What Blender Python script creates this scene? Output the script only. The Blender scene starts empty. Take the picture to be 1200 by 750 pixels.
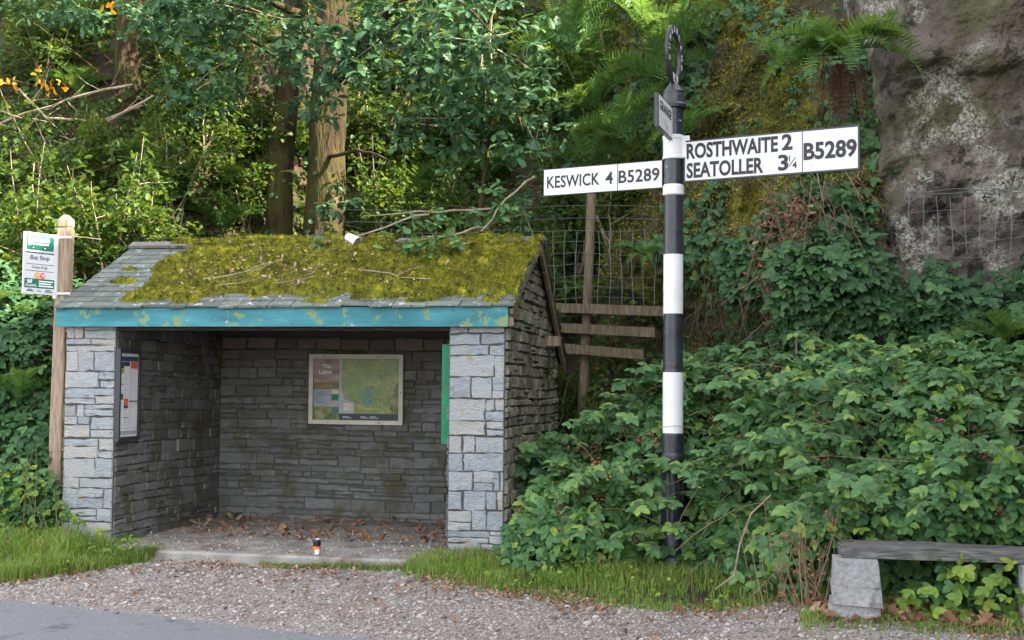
import bpy, math, random
import numpy as np
from mathutils import Vector, Matrix

R_ = math.radians
S = bpy.context.scene
COL = S.collection
rng = np.random.default_rng(7)
random.seed(7)

# ------------------------------------------------------------------ camera
cd = bpy.data.cameras.new('camera'); cam = bpy.data.objects.new('camera', cd); COL.objects.link(cam)
cd.sensor_width = 36; cd.lens = 45; cd.clip_end = 600; cd.clip_start = .05
psi, th, roll = math.atan(.2), math.atan(.05), .009
Fv = Vector((-math.sin(psi)*math.cos(th), math.cos(psi)*math.cos(th), math.sin(th)))
R0 = Vector((math.cos(psi), math.sin(psi), 0)); U0 = R0.cross(Fv)
Rv = R0*math.cos(roll)+U0*math.sin(roll); Uv = -R0*math.sin(roll)+U0*math.cos(roll)
m = Matrix((Rv, Uv, -Fv)).transposed().to_4x4(); m.translation = (0, 0, 1.6)
cam.matrix_world = m; S.camera = cam

# ------------------------------------------------------------------ light
SUN_AZ, SUN_EL = R_(102), R_(39)        # azimuth clockwise from +Y: the sun stands to the right
W = bpy.data.worlds.new('World'); S.world = W; W.use_nodes = True
nt = W.node_tree; bg = nt.nodes['Background']
sky = nt.nodes.new('ShaderNodeTexSky'); sky.sky_type = 'NISHITA'; sky.sun_disc = False
sky.sun_elevation = SUN_EL; sky.sun_rotation = SUN_AZ; sky.air_density = 1.0; sky.dust_density = 1.2; sky.ozone_density = 1.0
hz = nt.nodes.new('ShaderNodeHueSaturation'); hz.inputs['Saturation'].default_value = .24      # sky desaturated to make its light less blue
nt.links.new(sky.outputs[0], hz.inputs['Color']); nt.links.new(hz.outputs[0], bg.inputs[0]); bg.inputs[1].default_value = .15
sl = bpy.data.lights.new('sun', 'SUN'); so = bpy.data.objects.new('sun', sl); COL.objects.link(so)
sl.energy = 4.5; sl.angle = R_(.5); sl.color = (1, .90, .70)
sd = Vector((math.sin(SUN_AZ)*math.cos(SUN_EL), math.cos(SUN_AZ)*math.cos(SUN_EL), math.sin(SUN_EL)))
so.rotation_euler = sd.to_track_quat('Z', 'Y').to_euler(); so.location = (20, 5, 25)
vs = S.view_settings; vs.view_transform = 'Standard'; vs.look = 'None'; vs.gamma = 1; vs.use_curve_mapping = False
vs.exposure = 2.64
S.render.engine = 'CYCLES'
S.cycles.max_bounces = 8; S.cycles.transparent_max_bounces = 8

# ------------------------------------------------------------------ helpers
def tag(o, label=None, cat=None, group=None, kind=None):
    if label: o['label'] = label
    if cat: o['category'] = cat
    if group: o['group'] = group
    if kind: o['kind'] = kind
    return o

def thing(name, loc, rz, label, cat, group=None):
    o = bpy.data.objects.new(name, None); COL.objects.link(o); o.empty_display_size = .1
    o.location = loc; o.rotation_euler = (0, 0, rz)
    return tag(o, label, cat, group)

def link(name, me, mats=None, parent=None, loc=None, rot=None):
    o = bpy.data.objects.new(name, me); COL.objects.link(o)
    if mats is not None:
        for mm in (mats if isinstance(mats, (list, tuple)) else [mats]): me.materials.append(mm)
    if parent: o.parent = parent
    if loc is not None: o.location = loc
    if rot is not None: o.rotation_euler = rot
    return o

def mesh_tri(name, V, T, mi=None, smooth=False):
    V = np.asarray(V, np.float32); T = np.asarray(T, np.int32)
    me = bpy.data.meshes.new(name); n = len(T)
    me.vertices.add(len(V)); me.vertices.foreach_set('co', V.ravel())
    me.loops.add(3*n); me.loops.foreach_set('vertex_index', T.ravel())
    me.polygons.add(n); me.polygons.foreach_set('loop_start', np.arange(0, 3*n, 3, dtype=np.int32))
    me.polygons.foreach_set('loop_total', np.full(n, 3, np.int32))
    if mi is not None: me.polygons.foreach_set('material_index', np.asarray(mi, np.int32))
    me.polygons.foreach_set('use_smooth', np.full(n, smooth, bool))
    me.update(calc_edges=True); return me

class MB:
    """collects triangles; build() links them as one mesh object"""
    def __init__(s): s.V = []; s.T = []; s.M = []; s.n = 0
    def add(s, V, T, mi=0):
        V = np.asarray(V, float).reshape(-1, 3); T = np.asarray(T, int).reshape(-1, 3)
        s.V.append(V); s.T.append(T+s.n); s.M.append(np.full(len(T), mi)); s.n += len(V)
    def quad(s, a, b, c, d, mi=0): s.add([a, b, c, d], [[0, 1, 2], [0, 2, 3]], mi)
    def poly(s, P, mi=0): s.add(P, [[0, i, i+1] for i in range(1, len(P)-1)], mi)
    def box(s, x0, x1, y0, y1, z0, z1, mi=0, j=0, bev=0):
        V = np.array([[x, y, z] for x in (x0, x1) for y in (y0, y1) for z in (z0, z1)], float)
        if j: V += rng.normal(0, j, V.shape)
        Q = [(0, 1, 3, 2), (4, 6, 7, 5), (0, 4, 5, 1), (2, 3, 7, 6), (0, 2, 6, 4), (1, 5, 7, 3)]
        s.add(V, [t for q in Q for t in ((q[0], q[1], q[2]), (q[0], q[2], q[3]))], mi)
    def tube(s, P, r, k=6, mi=0, cap=True):
        P = np.asarray(P, float); r = np.broadcast_to(np.asarray(r, float), (len(P),))
        t = np.gradient(P, axis=0); t /= np.linalg.norm(t, axis=1)[:, None]+1e-9
        ref = np.array([0, 0, 1.]) if abs(t[:, 2]).mean() < .8 else np.array([1., 0, 0])
        a = np.cross(t, ref); a /= np.linalg.norm(a, axis=1)[:, None]+1e-9; b = np.cross(t, a)
        an = np.arange(k)*2*math.pi/k
        V = P[:, None]+r[:, None, None]*(a[:, None]*np.cos(an)[None, :, None]+b[:, None]*np.sin(an)[None, :, None])
        T = []
        for i in range(len(P)-1):
            for q in range(k):
                A, B, C_, D = i*k+q, i*k+(q+1) % k, (i+1)*k+(q+1) % k, (i+1)*k+q
                T += [(A, C_, B), (A, D, C_)]
        if cap:
            L = (len(P)-1)*k
            T += [(0, q, q+1) for q in range(1, k-1)]+[(L, L+q+1, L+q) for q in range(1, k-1)]
        s.add(V.reshape(-1, 3), T, mi)
    def lathe(s, prof, k=24, mi=None):
        """prof: (r, z) list; mi: material per ring segment"""
        an = np.arange(k)*2*math.pi/k
        for i in range(len(prof)-1):
            (r0, z0), (r1, z1) = prof[i], prof[i+1]
            A = np.stack([r0*np.cos(an), r0*np.sin(an), np.full(k, z0)], 1)
            B = np.stack([r1*np.cos(an), r1*np.sin(an), np.full(k, z1)], 1)
            T = []
            for q in range(k):
                p = (q+1) % k; T += [(q, p, k+p), (q, k+p, k+q)]
            s.add(np.concatenate([A, B]), T, mi[i] if mi else 0)
    def mesh(s, name, smooth=False): return mesh_tri(name, np.concatenate(s.V), np.concatenate(s.T), np.concatenate(s.M), smooth)
    def build(s, name, mats, parent=None, smooth=False, loc=None, rot=None):
        return link(name, s.mesh(name, smooth), mats, parent, loc, rot)

def vnoise(P, seed=0):
    P = np.asarray(P, float); i = np.floor(P).astype(np.int64); f = P-i; f = f*f*(3-2*f)
    def h(a, b, c):
        v = (a*374761393+b*668265263+c*2147483647+seed*974711) & 0xffffffff
        v = ((v ^ (v >> 13))*1274126177) & 0xffffffff; v = ((v ^ (v >> 16))*2246822519) & 0xffffffff
        return ((v ^ (v >> 15)) & 0xffff)/65535.
    x, y, z = i[..., 0], i[..., 1], i[..., 2]; fx, fy, fz = f[..., 0], f[..., 1], f[..., 2]
    r = 0
    for dx in (0, 1):
        for dy in (0, 1):
            for dz in (0, 1):
                r = r+h(x+dx, y+dy, z+dz)*(fx if dx else 1-fx)*(fy if dy else 1-fy)*(fz if dz else 1-fz)
    return r*2-1
def fbm(P, sc=1., o=4, seed=0):
    P = np.asarray(P, float)*sc; a = 1.; r = 0
    for k in range(o): r = r+a*vnoise(P*2**k+17.3*k, seed+k); a *= .5
    return r
def sm(a, b, x):
    t = np.clip((np.asarray(x, float)-a)/(b-a), 0, 1); return t*t*(3-2*t)
def unit(v): return v/(np.linalg.norm(v, axis=-1, keepdims=True)+1e-9)

def grid_tris(nu, nv):
    i = np.arange(nu*nv).reshape(nu, nv)
    a, b, c, d = i[:-1, :-1].ravel(), i[1:, :-1].ravel(), i[1:, 1:].ravel(), i[:-1, 1:].ravel()
    return np.concatenate([np.stack([a, b, c], 1), np.stack([a, c, d], 1)])

# ---- materials
def mat(name, ramp, scale=6., detail=6., island=0., rough=.8, bump=.3, bscale=None, spec=.3, transl=0., stretch=(1, 1, 1), over=None, metal=0., bdist=.02):
    """ramp colour driven by noise and, per separate stone or leaf, by a random value; over = list of (colour, scale, lo, hi) patches laid on top"""
    m = bpy.data.materials.new(name); m.use_nodes = True; N = m.node_tree; nd = N.nodes; L = N.links.new
    p = nd['Principled BSDF']; p.inputs['Roughness'].default_value = rough; p.inputs['Metallic'].default_value = metal
    p.inputs['Specular IOR Level'].default_value = spec
    tc = nd.new('ShaderNodeTexCoord'); mp = nd.new('ShaderNodeMapping'); mp.inputs['Scale'].default_value = stretch
    L(tc.outputs['Object'], mp.inputs[0])
    n1 = nd.new('ShaderNodeTexNoise'); n1.inputs['Scale'].default_value = scale; n1.inputs['Detail'].default_value = detail; L(mp.outputs[0], n1.inputs['Vector'])
    fac = nd.new('ShaderNodeMapRange'); fac.inputs[1].default_value = .28; fac.inputs[2].default_value = .72; L(n1.outputs['Fac'], fac.inputs[0])
    out = fac.outputs[0]
    if island:
        g = nd.new('ShaderNodeNewGeometry'); mx = nd.new('ShaderNodeMix'); mx.inputs[0].default_value = island
        L(out, mx.inputs[2]); L(g.outputs['Random Per Island'], mx.inputs[3]); out = mx.outputs[0]
    cr = nd.new('ShaderNodeValToRGB'); e = cr.color_ramp.elements
    while len(e) < len(ramp): e.new(.5)
    for k, (pos, c) in enumerate(ramp): e[k].position = pos; e[k].color = (*c, 1)
    L(out, cr.inputs[0]); col = cr.outputs[0]
    for k, (c, sc, lo, hi) in enumerate(over or []):
        n2 = nd.new('ShaderNodeTexNoise'); n2.inputs['Scale'].default_value = sc; n2.inputs['Detail'].default_value = 5; n2.inputs['Roughness'].default_value = .65
        ad = nd.new('ShaderNodeVectorMath'); ad.inputs[1].default_value = (3.1*k+5, 1.7*k, 2.3); L(tc.outputs['Object'], ad.inputs[0]); L(ad.outputs[0], n2.inputs['Vector'])
        mr = nd.new('ShaderNodeMapRange'); mr.inputs[1].default_value = lo; mr.inputs[2].default_value = hi; L(n2.outputs['Fac'], mr.inputs[0])
        mx = nd.new('ShaderNodeMix'); mx.data_type = 'RGBA'; L(mr.outputs[0], mx.inputs[0]); L(col, mx.inputs[6]); mx.inputs[7].default_value = (*c, 1); col = mx.outputs[2]
    L(col, p.inputs['Base Color'])
    if bump:
        n3 = nd.new('ShaderNodeTexNoise'); n3.inputs['Scale'].default_value = bscale or scale*5; n3.inputs['Detail'].default_value = 5; L(mp.outputs[0], n3.inputs['Vector'])
        b = nd.new('ShaderNodeBump'); b.inputs['Strength'].default_value = bump; b.inputs['Distance'].default_value = bdist; L(n3.outputs['Fac'], b.inputs['Height']); L(b.outputs[0], p.inputs['Normal'])
    if transl:
        t = nd.new('ShaderNodeBsdfTranslucent'); ms = nd.new('ShaderNodeMixShader'); ms.inputs[0].default_value = transl
        hs = nd.new('ShaderNodeHueSaturation'); hs.inputs['Hue'].default_value = .458; hs.inputs['Saturation'].default_value = 1.1; hs.inputs['Value'].default_value = 1.9
        L(col, hs.inputs['Color']); L(hs.outputs[0], t.inputs[0]); L(p.outputs[0], ms.inputs[1]); L(t.outputs[0], ms.inputs[2])
        L(ms.outputs[0], nd['Material Output'].inputs[0])
    return m
def plain(name, c, rough=.5, spec=.4, metal=0., var=.12):
    lo = tuple(v*(1-var) for v in c)
    return mat(name, [(0, lo), (1, c)], scale=9, rough=rough, bump=.08, spec=spec, metal=metal)

M = {}
M['earth'] = mat('earth', [(0, (.018, .014, .010)), (.5, (.042, .029, .019)), (1, (.085, .058, .038))], scale=3.5, bump=.8, bscale=16, rough=.95, over=[((.035, .05, .014), 1.2, .52, .62)])
M['gravel'] = mat('gravel', [(0, (.095, .08, .07)), (.45, (.20, .175, .157)), (1, (.335, .295, .268))], scale=45, detail=4, bump=.9, bscale=60, rough=.95, over=[((.17, .115, .085), 2.2, .5, .68), ((.09, .075, .065), 5, .58, .7)], bdist=.015)
M['tarmac'] = mat('tarmac', [(0, (.11, .11, .118)), (1, (.20, .20, .21))], scale=70, bump=.5, bscale=160, rough=.9, over=[((.075, .075, .08), 2, .55, .66)], bdist=.008)
M['pebble'] = mat('pebble', [(0, (.10, .078, .064)), (.35, (.22, .19, .175)), (.75, (.33, .295, .275)), (1, (.45, .405, .38))], island=.85, rough=.9, bump=.2)
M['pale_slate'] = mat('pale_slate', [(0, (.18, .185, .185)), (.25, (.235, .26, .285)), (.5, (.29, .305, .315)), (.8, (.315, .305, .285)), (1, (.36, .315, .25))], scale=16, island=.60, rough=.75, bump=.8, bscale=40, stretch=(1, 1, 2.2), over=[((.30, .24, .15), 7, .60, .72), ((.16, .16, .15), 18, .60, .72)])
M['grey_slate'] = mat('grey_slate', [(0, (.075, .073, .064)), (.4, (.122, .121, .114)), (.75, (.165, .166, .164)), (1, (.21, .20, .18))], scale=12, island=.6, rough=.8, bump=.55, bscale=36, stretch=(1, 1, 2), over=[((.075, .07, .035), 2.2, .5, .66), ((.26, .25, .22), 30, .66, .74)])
M['gable_slate'] = mat('gable_slate', [(0, (.10, .095, .077)), (.5, (.17, .16, .13)), (1, (.26, .235, .185))], scale=12, island=.6, rough=.85, bump=.6, bscale=36, stretch=(1, 1, 2), over=[((.06, .06, .02), 3, .5, .66), ((.33, .30, .20), 14, .61, .68)])
M['joint'] = plain('joint', (.075, .072, .066), .95)
M['roof_slate'] = mat('roof_slate', [(0, (.075, .08, .076)), (.5, (.115, .13, .118)), (1, (.17, .195, .17))], scale=10, island=.6, rough=.8, bump=.5, bscale=30, spec=.2, over=[((.42, .42, .39), 11, .60, .66), ((.06, .06, .05), 7, .6, .7)])
M['ridge_stone'] = mat('ridge_stone', [(0, (.10, .09, .085)), (1, (.20, .18, .175))], scale=10, island=.4, rough=.8, bump=.4)
M['moss'] = mat('moss', [(0, (.056, .062, .010)), (.4, (.135, .138, .017)), (.75, (.235, .225, .025)), (1, (.34, .305, .036))], scale=6, island=.34, rough=.95, bump=.9, bscale=70, spec=.1, over=[((.042, .045, .012), 15, .52, .64), ((.36, .32, .035), 8, .54, .68), ((.07, .05, .02), 2.6, .60, .75)])
M['moss_green'] = mat('moss_green', [(0, (.045, .048, .010)), (.4, (.14, .142, .018)), (.75, (.28, .27, .032)), (1, (.42, .40, .06))], scale=2.2, island=.4, rough=.95, bump=.9, bscale=60, spec=.1)
M['teal_paint'] = mat('teal_paint', [(0, (.020, .125, .15)), (.5, (.032, .175, .21)), (1, (.055, .225, .255))], scale=3, rough=.55, bump=.2, stretch=(1, 4, 4), over=[((.15, .235, .11), 4.2, .565, .605), ((.34, .30, .25), 9, .66, .69), ((.03, .16, .16), 12, .6, .7)])
M['dark_timber'] = mat('dark_timber', [(0, (.02, .018, .016)), (1, (.06, .052, .045))], scale=8, rough=.85, bump=.5, stretch=(1, 6, 6))
M['old_timber'] = mat('old_timber', [(0, (.085, .06, .035)), (.5, (.16, .12, .075)), (1, (.25, .20, .14))], scale=5, rough=.9, bump=.7, bscale=20, stretch=(1, 9, 9), over=[((.09, .085, .03), 4, .56, .7)])
M['post_timber'] = mat('post_timber', [(0, (.16, .115, .08)), (.5, (.29, .215, .155)), (1, (.38, .30, .225))], scale=5, rough=.85, bump=.5, bscale=16, stretch=(9, 9, 1), over=[((.16, .13, .10), 5, .58, .7)])
M['fence_timber'] = mat('fence_timber', [(0, (.07, .052, .034)), (.5, (.125, .095, .06)), (1, (.20, .155, .105))], scale=6, rough=.9, bump=.6, bscale=20, stretch=(8, 8, 1), over=[((.10, .10, .04), 4, .55, .7)])
M['bench_timber'] = mat('bench_timber', [(0, (.05, .048, .045)), (.5, (.13, .125, .12)), (1, (.24, .235, .225))], scale=6, rough=.9, bump=.9, bscale=14, stretch=(1, 10, 10), over=[((.08, .09, .05), 3, .55, .7)])
M['concrete'] = mat('concrete', [(0, (.15, .14, .13)), (.5, (.26, .245, .225)), (1, (.36, .335, .30))], scale=5, rough=.9, bump=.5, bscale=60, over=[((.16, .11, .08), 3, .52, .66)])
M['granite'] = mat('granite', [(0, (.17, .165, .165)), (.5, (.27, .265, .265)), (1, (.36, .355, .35))], scale=35, island=.25, rough=.85, bump=.7, bscale=25, over=[((.13, .13, .12), 5, .55, .68)])
M['black_paint'] = mat('black_paint', [(0, (.010, .012, .018)), (1, (.030, .034, .046))], scale=7, rough=.38, bump=.15, spec=.5, over=[((.50, .50, .51), 24, .672, .69), ((.06, .05, .04), 6, .6, .75)])
M['black_iron'] = mat('black_iron', [(0, (.014, .015, .02)), (1, (.032, .034, .042))], scale=7, rough=.4, bump=.15, spec=.5)
M['white_paint'] = mat('white_paint', [(0, (.58, .58, .59)), (1, (.67, .67, .68))], scale=5, rough=.45, bump=.1, over=[((.40, .38, .32), 6, .62, .82), ((.42, .40, .36), 10, .68, .76)])
M['sign_white'] = mat('sign_white', [(0, (.60, .59, .61)), (1, (.68, .67, .69))], scale=4, rough=.45, bump=.05, over=[((.50, .46, .40), 16, .69, .76), ((.44, .37, .28), 5, .66, .80), ((.40, .42, .34), 9, .70, .8)])
M['letter_black'] = plain('letter_black', (.018, .018, .022), .5)
M['cream'] = mat('cream', [(0, (.50, .45, .38)), (1, (.62, .57, .49))], scale=8, rough=.6, bump=.15, over=[((.25, .20, .14), 22, .68, .74)])
M['green_paint'] = mat('green_paint', [(0, (.008, .13, .06)), (1, (.012, .21, .095))], scale=9, rough=.5, bump=.15, over=[((.06, .13, .09), 14, .6, .72)])
M['dark_frame'] = plain('dark_frame', (.035, .034, .04), .5)
M['paper'] = plain('paper', (.54, .55, .58), .35, var=.05)
M['print_navy'] = plain('print_navy', (.05, .065, .10), .4)
M['print_red'] = plain('print_red', (.70, .11, .07), .4)
M['print_orange'] = plain('print_orange', (.75, .30, .06), .4)
M['print_yellow'] = plain('print_yellow', (.42, .42, .04), .4)
M['print_grey'] = plain('print_grey', (.36, .38, .42), .4)
M['print_teal'] = plain('print_teal', (.02, .15, .11), .4)
M['print_cyan'] = plain('print_cyan', (.16, .42, .58), .4)
M['print_blue'] = plain('print_blue', (.12, .30, .55), .4)
M['print_white'] = plain('print_white', (.72, .73, .73), .4)
M['map_green'] = mat('map_green', [(0, (.10, .17, .045)), (.55, (.17, .24, .07)), (1, (.27, .31, .10))], scale=6, rough=.3, bump=0, spec=.4, over=[((.40, .33, .08), 14, .60, .63), ((.10, .12, .06), 50, .60, .64)])
M['map_lake'] = mat('map_lake', [(0, (.06, .16, .15)), (1, (.16, .27, .17))], scale=18, rough=.3, bump=0)
M['photo_dusk'] = mat('photo_dusk', [(0, (.10, .06, .05)), (.5, (.26, .17, .14)), (1, (.38, .30, .30))], scale=5, rough=.3, bump=0, stretch=(1, 1, 3))
M['photo_fell'] = mat('photo_fell', [(0, (.05, .04, .015)), (.5, (.16, .11, .03)), (1, (.25, .19, .07))], scale=9, rough=.3, bump=0, stretch=(1, 1, 2))
M['photo_lake'] = mat('photo_lake', [(0, (.11, .14, .17)), (.5, (.24, .28, .32)), (1, (.36, .36, .35))], scale=6, rough=.3, bump=0, stretch=(1, 1, 3))
M['photo_wood'] = mat('photo_wood', [(0, (.03, .05, .02)), (.5, (.14, .17, .04)), (1, (.30, .26, .14))], scale=14, rough=.3, bump=0)
M['galv'] = plain('galv', (.30, .32, .33), .45, metal=.3)
M['wire'] = plain('wire', (.20, .22, .22), .5, metal=.2)
M['can_black'] = plain('can_black', (.012, .012, .014), .3)
M['can_orange'] = plain('can_orange', (.75, .16, .03), .3)
M['can_metal'] = plain('can_metal', (.55, .57, .6), .25, metal=.8)
M['cup_white'] = plain('cup_white', (.74, .75, .8), .4)
M['bark'] = mat('bark', [(0, (.014, .010, .006)), (.5, (.040, .026, .012)), (1, (.080, .053, .025))], scale=9, rough=.95, bump=1., bscale=22, stretch=(1.6, 1.6, .3), over=[((.058, .054, .011), 2.4, .46, .62), ((.03, .024, .018), 7, .58, .68)], bdist=.05)
M['twig'] = mat('twig', [(0, (.17, .125, .08)), (.6, (.30, .24, .17)), (1, (.42, .36, .28))], scale=9, island=.3, rough=.9, bump=.3)
M['dead_stem'] = mat('dead_stem', [(0, (.12, .07, .045)), (1, (.30, .20, .13))], scale=9, island=.6, rough=.9, bump=.3)
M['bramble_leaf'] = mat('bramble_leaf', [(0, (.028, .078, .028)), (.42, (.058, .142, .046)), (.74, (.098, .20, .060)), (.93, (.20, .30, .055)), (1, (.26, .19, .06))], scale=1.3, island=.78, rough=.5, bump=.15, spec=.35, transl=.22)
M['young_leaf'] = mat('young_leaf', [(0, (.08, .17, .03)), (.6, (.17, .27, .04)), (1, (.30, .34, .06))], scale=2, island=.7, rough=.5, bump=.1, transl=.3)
M['bramble_shade'] = mat('bramble_shade', [(0, (.026, .066, .028)), (.5, (.045, .108, .042)), (.85, (.07, .15, .048)), (1, (.15, .22, .05))], scale=1.3, island=.72, rough=.55, bump=.15, spec=.3, transl=.18)  # darker copy of the bramble leaf, shade put into its colour
M['oak_leaf'] = mat('oak_leaf', [(0, (.026, .07, .034)), (.55, (.05, .12, .055)), (.9, (.085, .165, .06)), (1, (.22, .22, .05))], scale=1.2, island=.7, rough=.55, bump=.1, spec=.3, transl=.25)
M['shrub_leaf'] = mat('shrub_leaf', [(0, (.018, .046, .013)), (.4, (.042, .092, .019)), (.75, (.095, .155, .025)), (.95, (.20, .235, .032)), (1, (.30, .21, .05))], scale=.8, island=.55, rough=.55, bump=.1, spec=.25, transl=.42)
M['fern_leaf'] = mat('fern_leaf', [(0, (.035, .09, .025)), (.6, (.075, .165, .04)), (1, (.15, .24, .05))], scale=1.5, island=.5, rough=.55, bump=.1, spec=.25, transl=.34)
M['fern_dead'] = mat('fern_dead', [(0, (.045, .022, .016)), (1, (.12, .055, .035))], scale=4, island=.6, rough=.95, bump=.2)
M['brown_leaf'] = mat('brown_leaf', [(0, (.10, .05, .03)), (.5, (.24, .13, .075)), (.9, (.36, .23, .14)), (1, (.45, .34, .12))], scale=4, island=.8, rough=.8, bump=.2, transl=.1)
M['pale_leaf'] = mat('pale_leaf', [(0, (.20, .11, .075)), (.5, (.36, .24, .16)), (1, (.48, .36, .24))], scale=4, island=.85, rough=.85, bump=.1)
M['yellow_leaf'] = mat('yellow_leaf', [(0, (.55, .25, .02)), (1, (.65, .42, .03))], scale=4, island=.6, rough=.6, bump=.1, transl=.3)
M['berry'] = mat('berry', [(0, (.025, .010, .012)), (.35, (.12, .025, .022)), (1, (.30, .08, .05))], scale=2, island=.8, rough=.3, bump=0, spec=.5)
M['grass'] = mat('grass', [(0, (.06, .125, .02)), (.45, (.12, .225, .035)), (.8, (.20, .31, .055)), (1, (.36, .36, .14))], scale=1.1, island=.65, rough=.55, bump=0, spec=.3, transl=.3)
M['hay'] = mat('hay', [(0, (.10, .09, .035)), (1, (.28, .23, .12))], scale=2, island=.7, rough=.8, bump=0, transl=.2)
M['yellow_petal'] = plain('yellow_petal', (.7, .5, .02), .5)

# rock with moss on its ledges and round lichen spots
def rock_material(name, ramp, moss=0., lichen=0., damp=.5):
    m = mat(name, ramp, scale=2.2, detail=9, rough=.9, bump=1., bscale=13, spec=.25, bdist=.09,
            over=[((.03, .026, .022), 3.4, .54, .60), ((.075, .07, .035), .8, .5, .62)])
    N = m.node_tree; nd = N.nodes; L = N.links.new; p = nd['Principled BSDF']
    col = p.inputs['Base Color'].links[0].from_socket; tc = [n for n in nd if n.type == 'TEX_COORD'][0]
    def mix(f, c):
        nonlocal col
        mx = nd.new('ShaderNodeMix'); mx.data_type = 'RGBA'; L(f, mx.inputs[0]); L(col, mx.inputs[6])
        if isinstance(c, tuple): mx.inputs[7].default_value = (*c, 1)
        else: L(c, mx.inputs[7])
        col = mx.outputs[2]
    def rang(s, lo, hi, a=0, b=1):
        r = nd.new('ShaderNodeMapRange'); r.inputs[1].default_value = lo; r.inputs[2].default_value = hi; r.inputs[3].default_value = a; r.inputs[4].default_value = b; L(s, r.inputs[0]); return r.outputs[0]
    def mul(a, b):
        q = nd.new('ShaderNodeMath'); q.operation = 'MULTIPLY'; L(a, q.inputs[0]); L(b, q.inputs[1]); return q.outputs[0]
    def noise(s, off=0., d=5):
        ad = nd.new('ShaderNodeVectorMath'); ad.inputs[1].default_value = (off, off*.7, off*.3); L(tc.outputs['Object'], ad.inputs[0])
        n = nd.new('ShaderNodeTexNoise'); n.inputs['Scale'].default_value = s; n.inputs['Detail'].default_value = d; L(ad.outputs[0], n.inputs['Vector']); return n.outputs['Fac']
    if lichen:
        # patchy crust made of merging discs
        dist = nd.new('ShaderNodeTexNoise'); dist.inputs['Scale'].default_value = 14; L(tc.outputs['Object'], dist.inputs['Vector'])
        wv = nd.new('ShaderNodeMix'); wv.data_type = 'VECTOR'; wv.inputs[0].default_value = .10; L(tc.outputs['Object'], wv.inputs[4]); L(dist.outputs['Color'], wv.inputs[5])
        for sc, lo, hi, nlo, nhi in ((13, .36, .28, .53, .62), (24, .44, .34, .51, .59), (42, .5, .38, .49, .57), (75, .5, .36, .46, .56)):
            v = nd.new('ShaderNodeTexVoronoi'); v.inputs['Scale'].default_value = sc; L(wv.outputs[1], v.inputs['Vector'])
            f = mul(rang(v.outputs['Distance'], lo, hi), rang(noise(1.6, 4), nlo, nhi))
            f2 = mul(mul(f, rang(noise(28, 9), .36, .56, .1, .95)), rang(noise(4, 21), .37, .46))
            cm = nd.new('ShaderNodeValToRGB'); cm.color_ramp.elements[0].color = (.24, .235, .19, 1); cm.color_ramp.elements[1].color = (.46, .45, .39, 1); L(noise(20, 2), cm.inputs[0])
            mix(f2, cm.outputs[0])
    if moss:
        cm = nd.new('ShaderNodeValToRGB'); e = cm.color_ramp.elements; e[0].color = (.035, .04, .008, 1); e[0].position = .3; e[1].color = (.20, .19, .025, 1); e[1].position = .7
        L(noise(3.2, 3), cm.inputs[0]); mix(rang(noise(.9, 11, 6), .62-moss*.3, .72-moss*.3), cm.outputs[0])
    L(col, p.inputs['Base Color']); return m
M['rock'] = rock_material('rock', [(0, (.050, .041, .035)), (.5, (.112, .090, .077)), (1, (.20, .168, .142))], moss=-.6, lichen=1)
M['moss_rock'] = rock_material('moss_rock', [(0, (.026, .021, .016)), (.5, (.062, .050, .037)), (1, (.12, .10, .078))], moss=.30)
M['grey_rock'] = rock_material('grey_rock', [(0, (.07, .068, .062)), (.5, (.17, .16, .15)), (1, (.30, .28, .26))], moss=.2)

# ------------------------------------------------------------------ ground
def base_h(x, y):
    x = np.asarray(x, float); y = np.asarray(y, float)
    y0 = np.interp(x, [-40, -9, -7.4, -6.5, -2.0, -1.2, .5, 1.2, 3, 40], [10.4, 10.9, 11.3, 13.75, 13.75, 14.3, 13.9, 13.5, 13.5, 12.5])
    sl = np.interp(x, [-8, -2.2, -1.2, .5, 1.2], [1., 1., 1.5, 2.6, 3.6])
    z = np.maximum(0, y-y0)*sl
    z = np.where(z > 8.5, 8.5+(z-8.5)/sl*.8, z)
    z = np.where(z > 24, 24+(z-24)*.15, z)
    ap = np.clip(y-10.5, 0, 3.4)*.36*sm(-2.2, -1.8, x)                  # bank rising to the fence
    ap = np.maximum(ap, np.clip(y-12.6, 0, 1.5)*.5*sm(-2.1, -1.9, x))
    z = z+ap+.12*sm(-.5, .45, x)*sm(7.85, 8.4, y)*sm(2.6, 2.2, x)*sm(10.6, 9.6, y)+.09*sm(9.1, 10.3, y)*(1-.72*sm(-5.75, -5.35, x)*sm(-2.55, -2.95, x)*sm(10.75, 10.6, y))
    shade_spur_top = np.interp(y, [0, 11.6, 13.0, 30], [13., 13., 8.3, 8.3])
    shade_spur = shade_spur_top*sm(4.5, 6.4, x)*sm(3.4, 5.0, y)  # unseen rise in the ground, added to keep the sun off the shelter
    return np.maximum(z, shade_spur)
def ground_h(x, y):
    x = np.asarray(x, float); y = np.asarray(y, float)
    P = np.stack([x, y, np.zeros_like(x)], -1); z = base_h(x, y)
    return z+fbm(P, .9, 4, 3)*.22*sm(.4, 1.6, z)+fbm(P, .25, 3, 5)*.9*sm(2, 9, z)+fbm(P, 4, 2, 8)*.012*sm(9, 9.6, y)
gx = np.concatenate([np.linspace(-260, -18, 24)[:-1], np.arange(-18, 9, .15), np.linspace(9, 260, 26)])
gy = np.concatenate([np.linspace(-260, 5, 24)[:-1], np.arange(5, 22, .15), np.linspace(22, 260, 30)])
X, Y = np.meshgrid(gx, gy, indexing='ij'); V = np.stack([X, Y, ground_h(X, Y)], -1).reshape(-1, 3)
tag(link('ground', mesh_tri('ground', V, grid_tris(len(gx), len(gy)), smooth=True), M['earth']), 'brown earth bank and roadside ground under the plants', None, None, 'structure')

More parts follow.
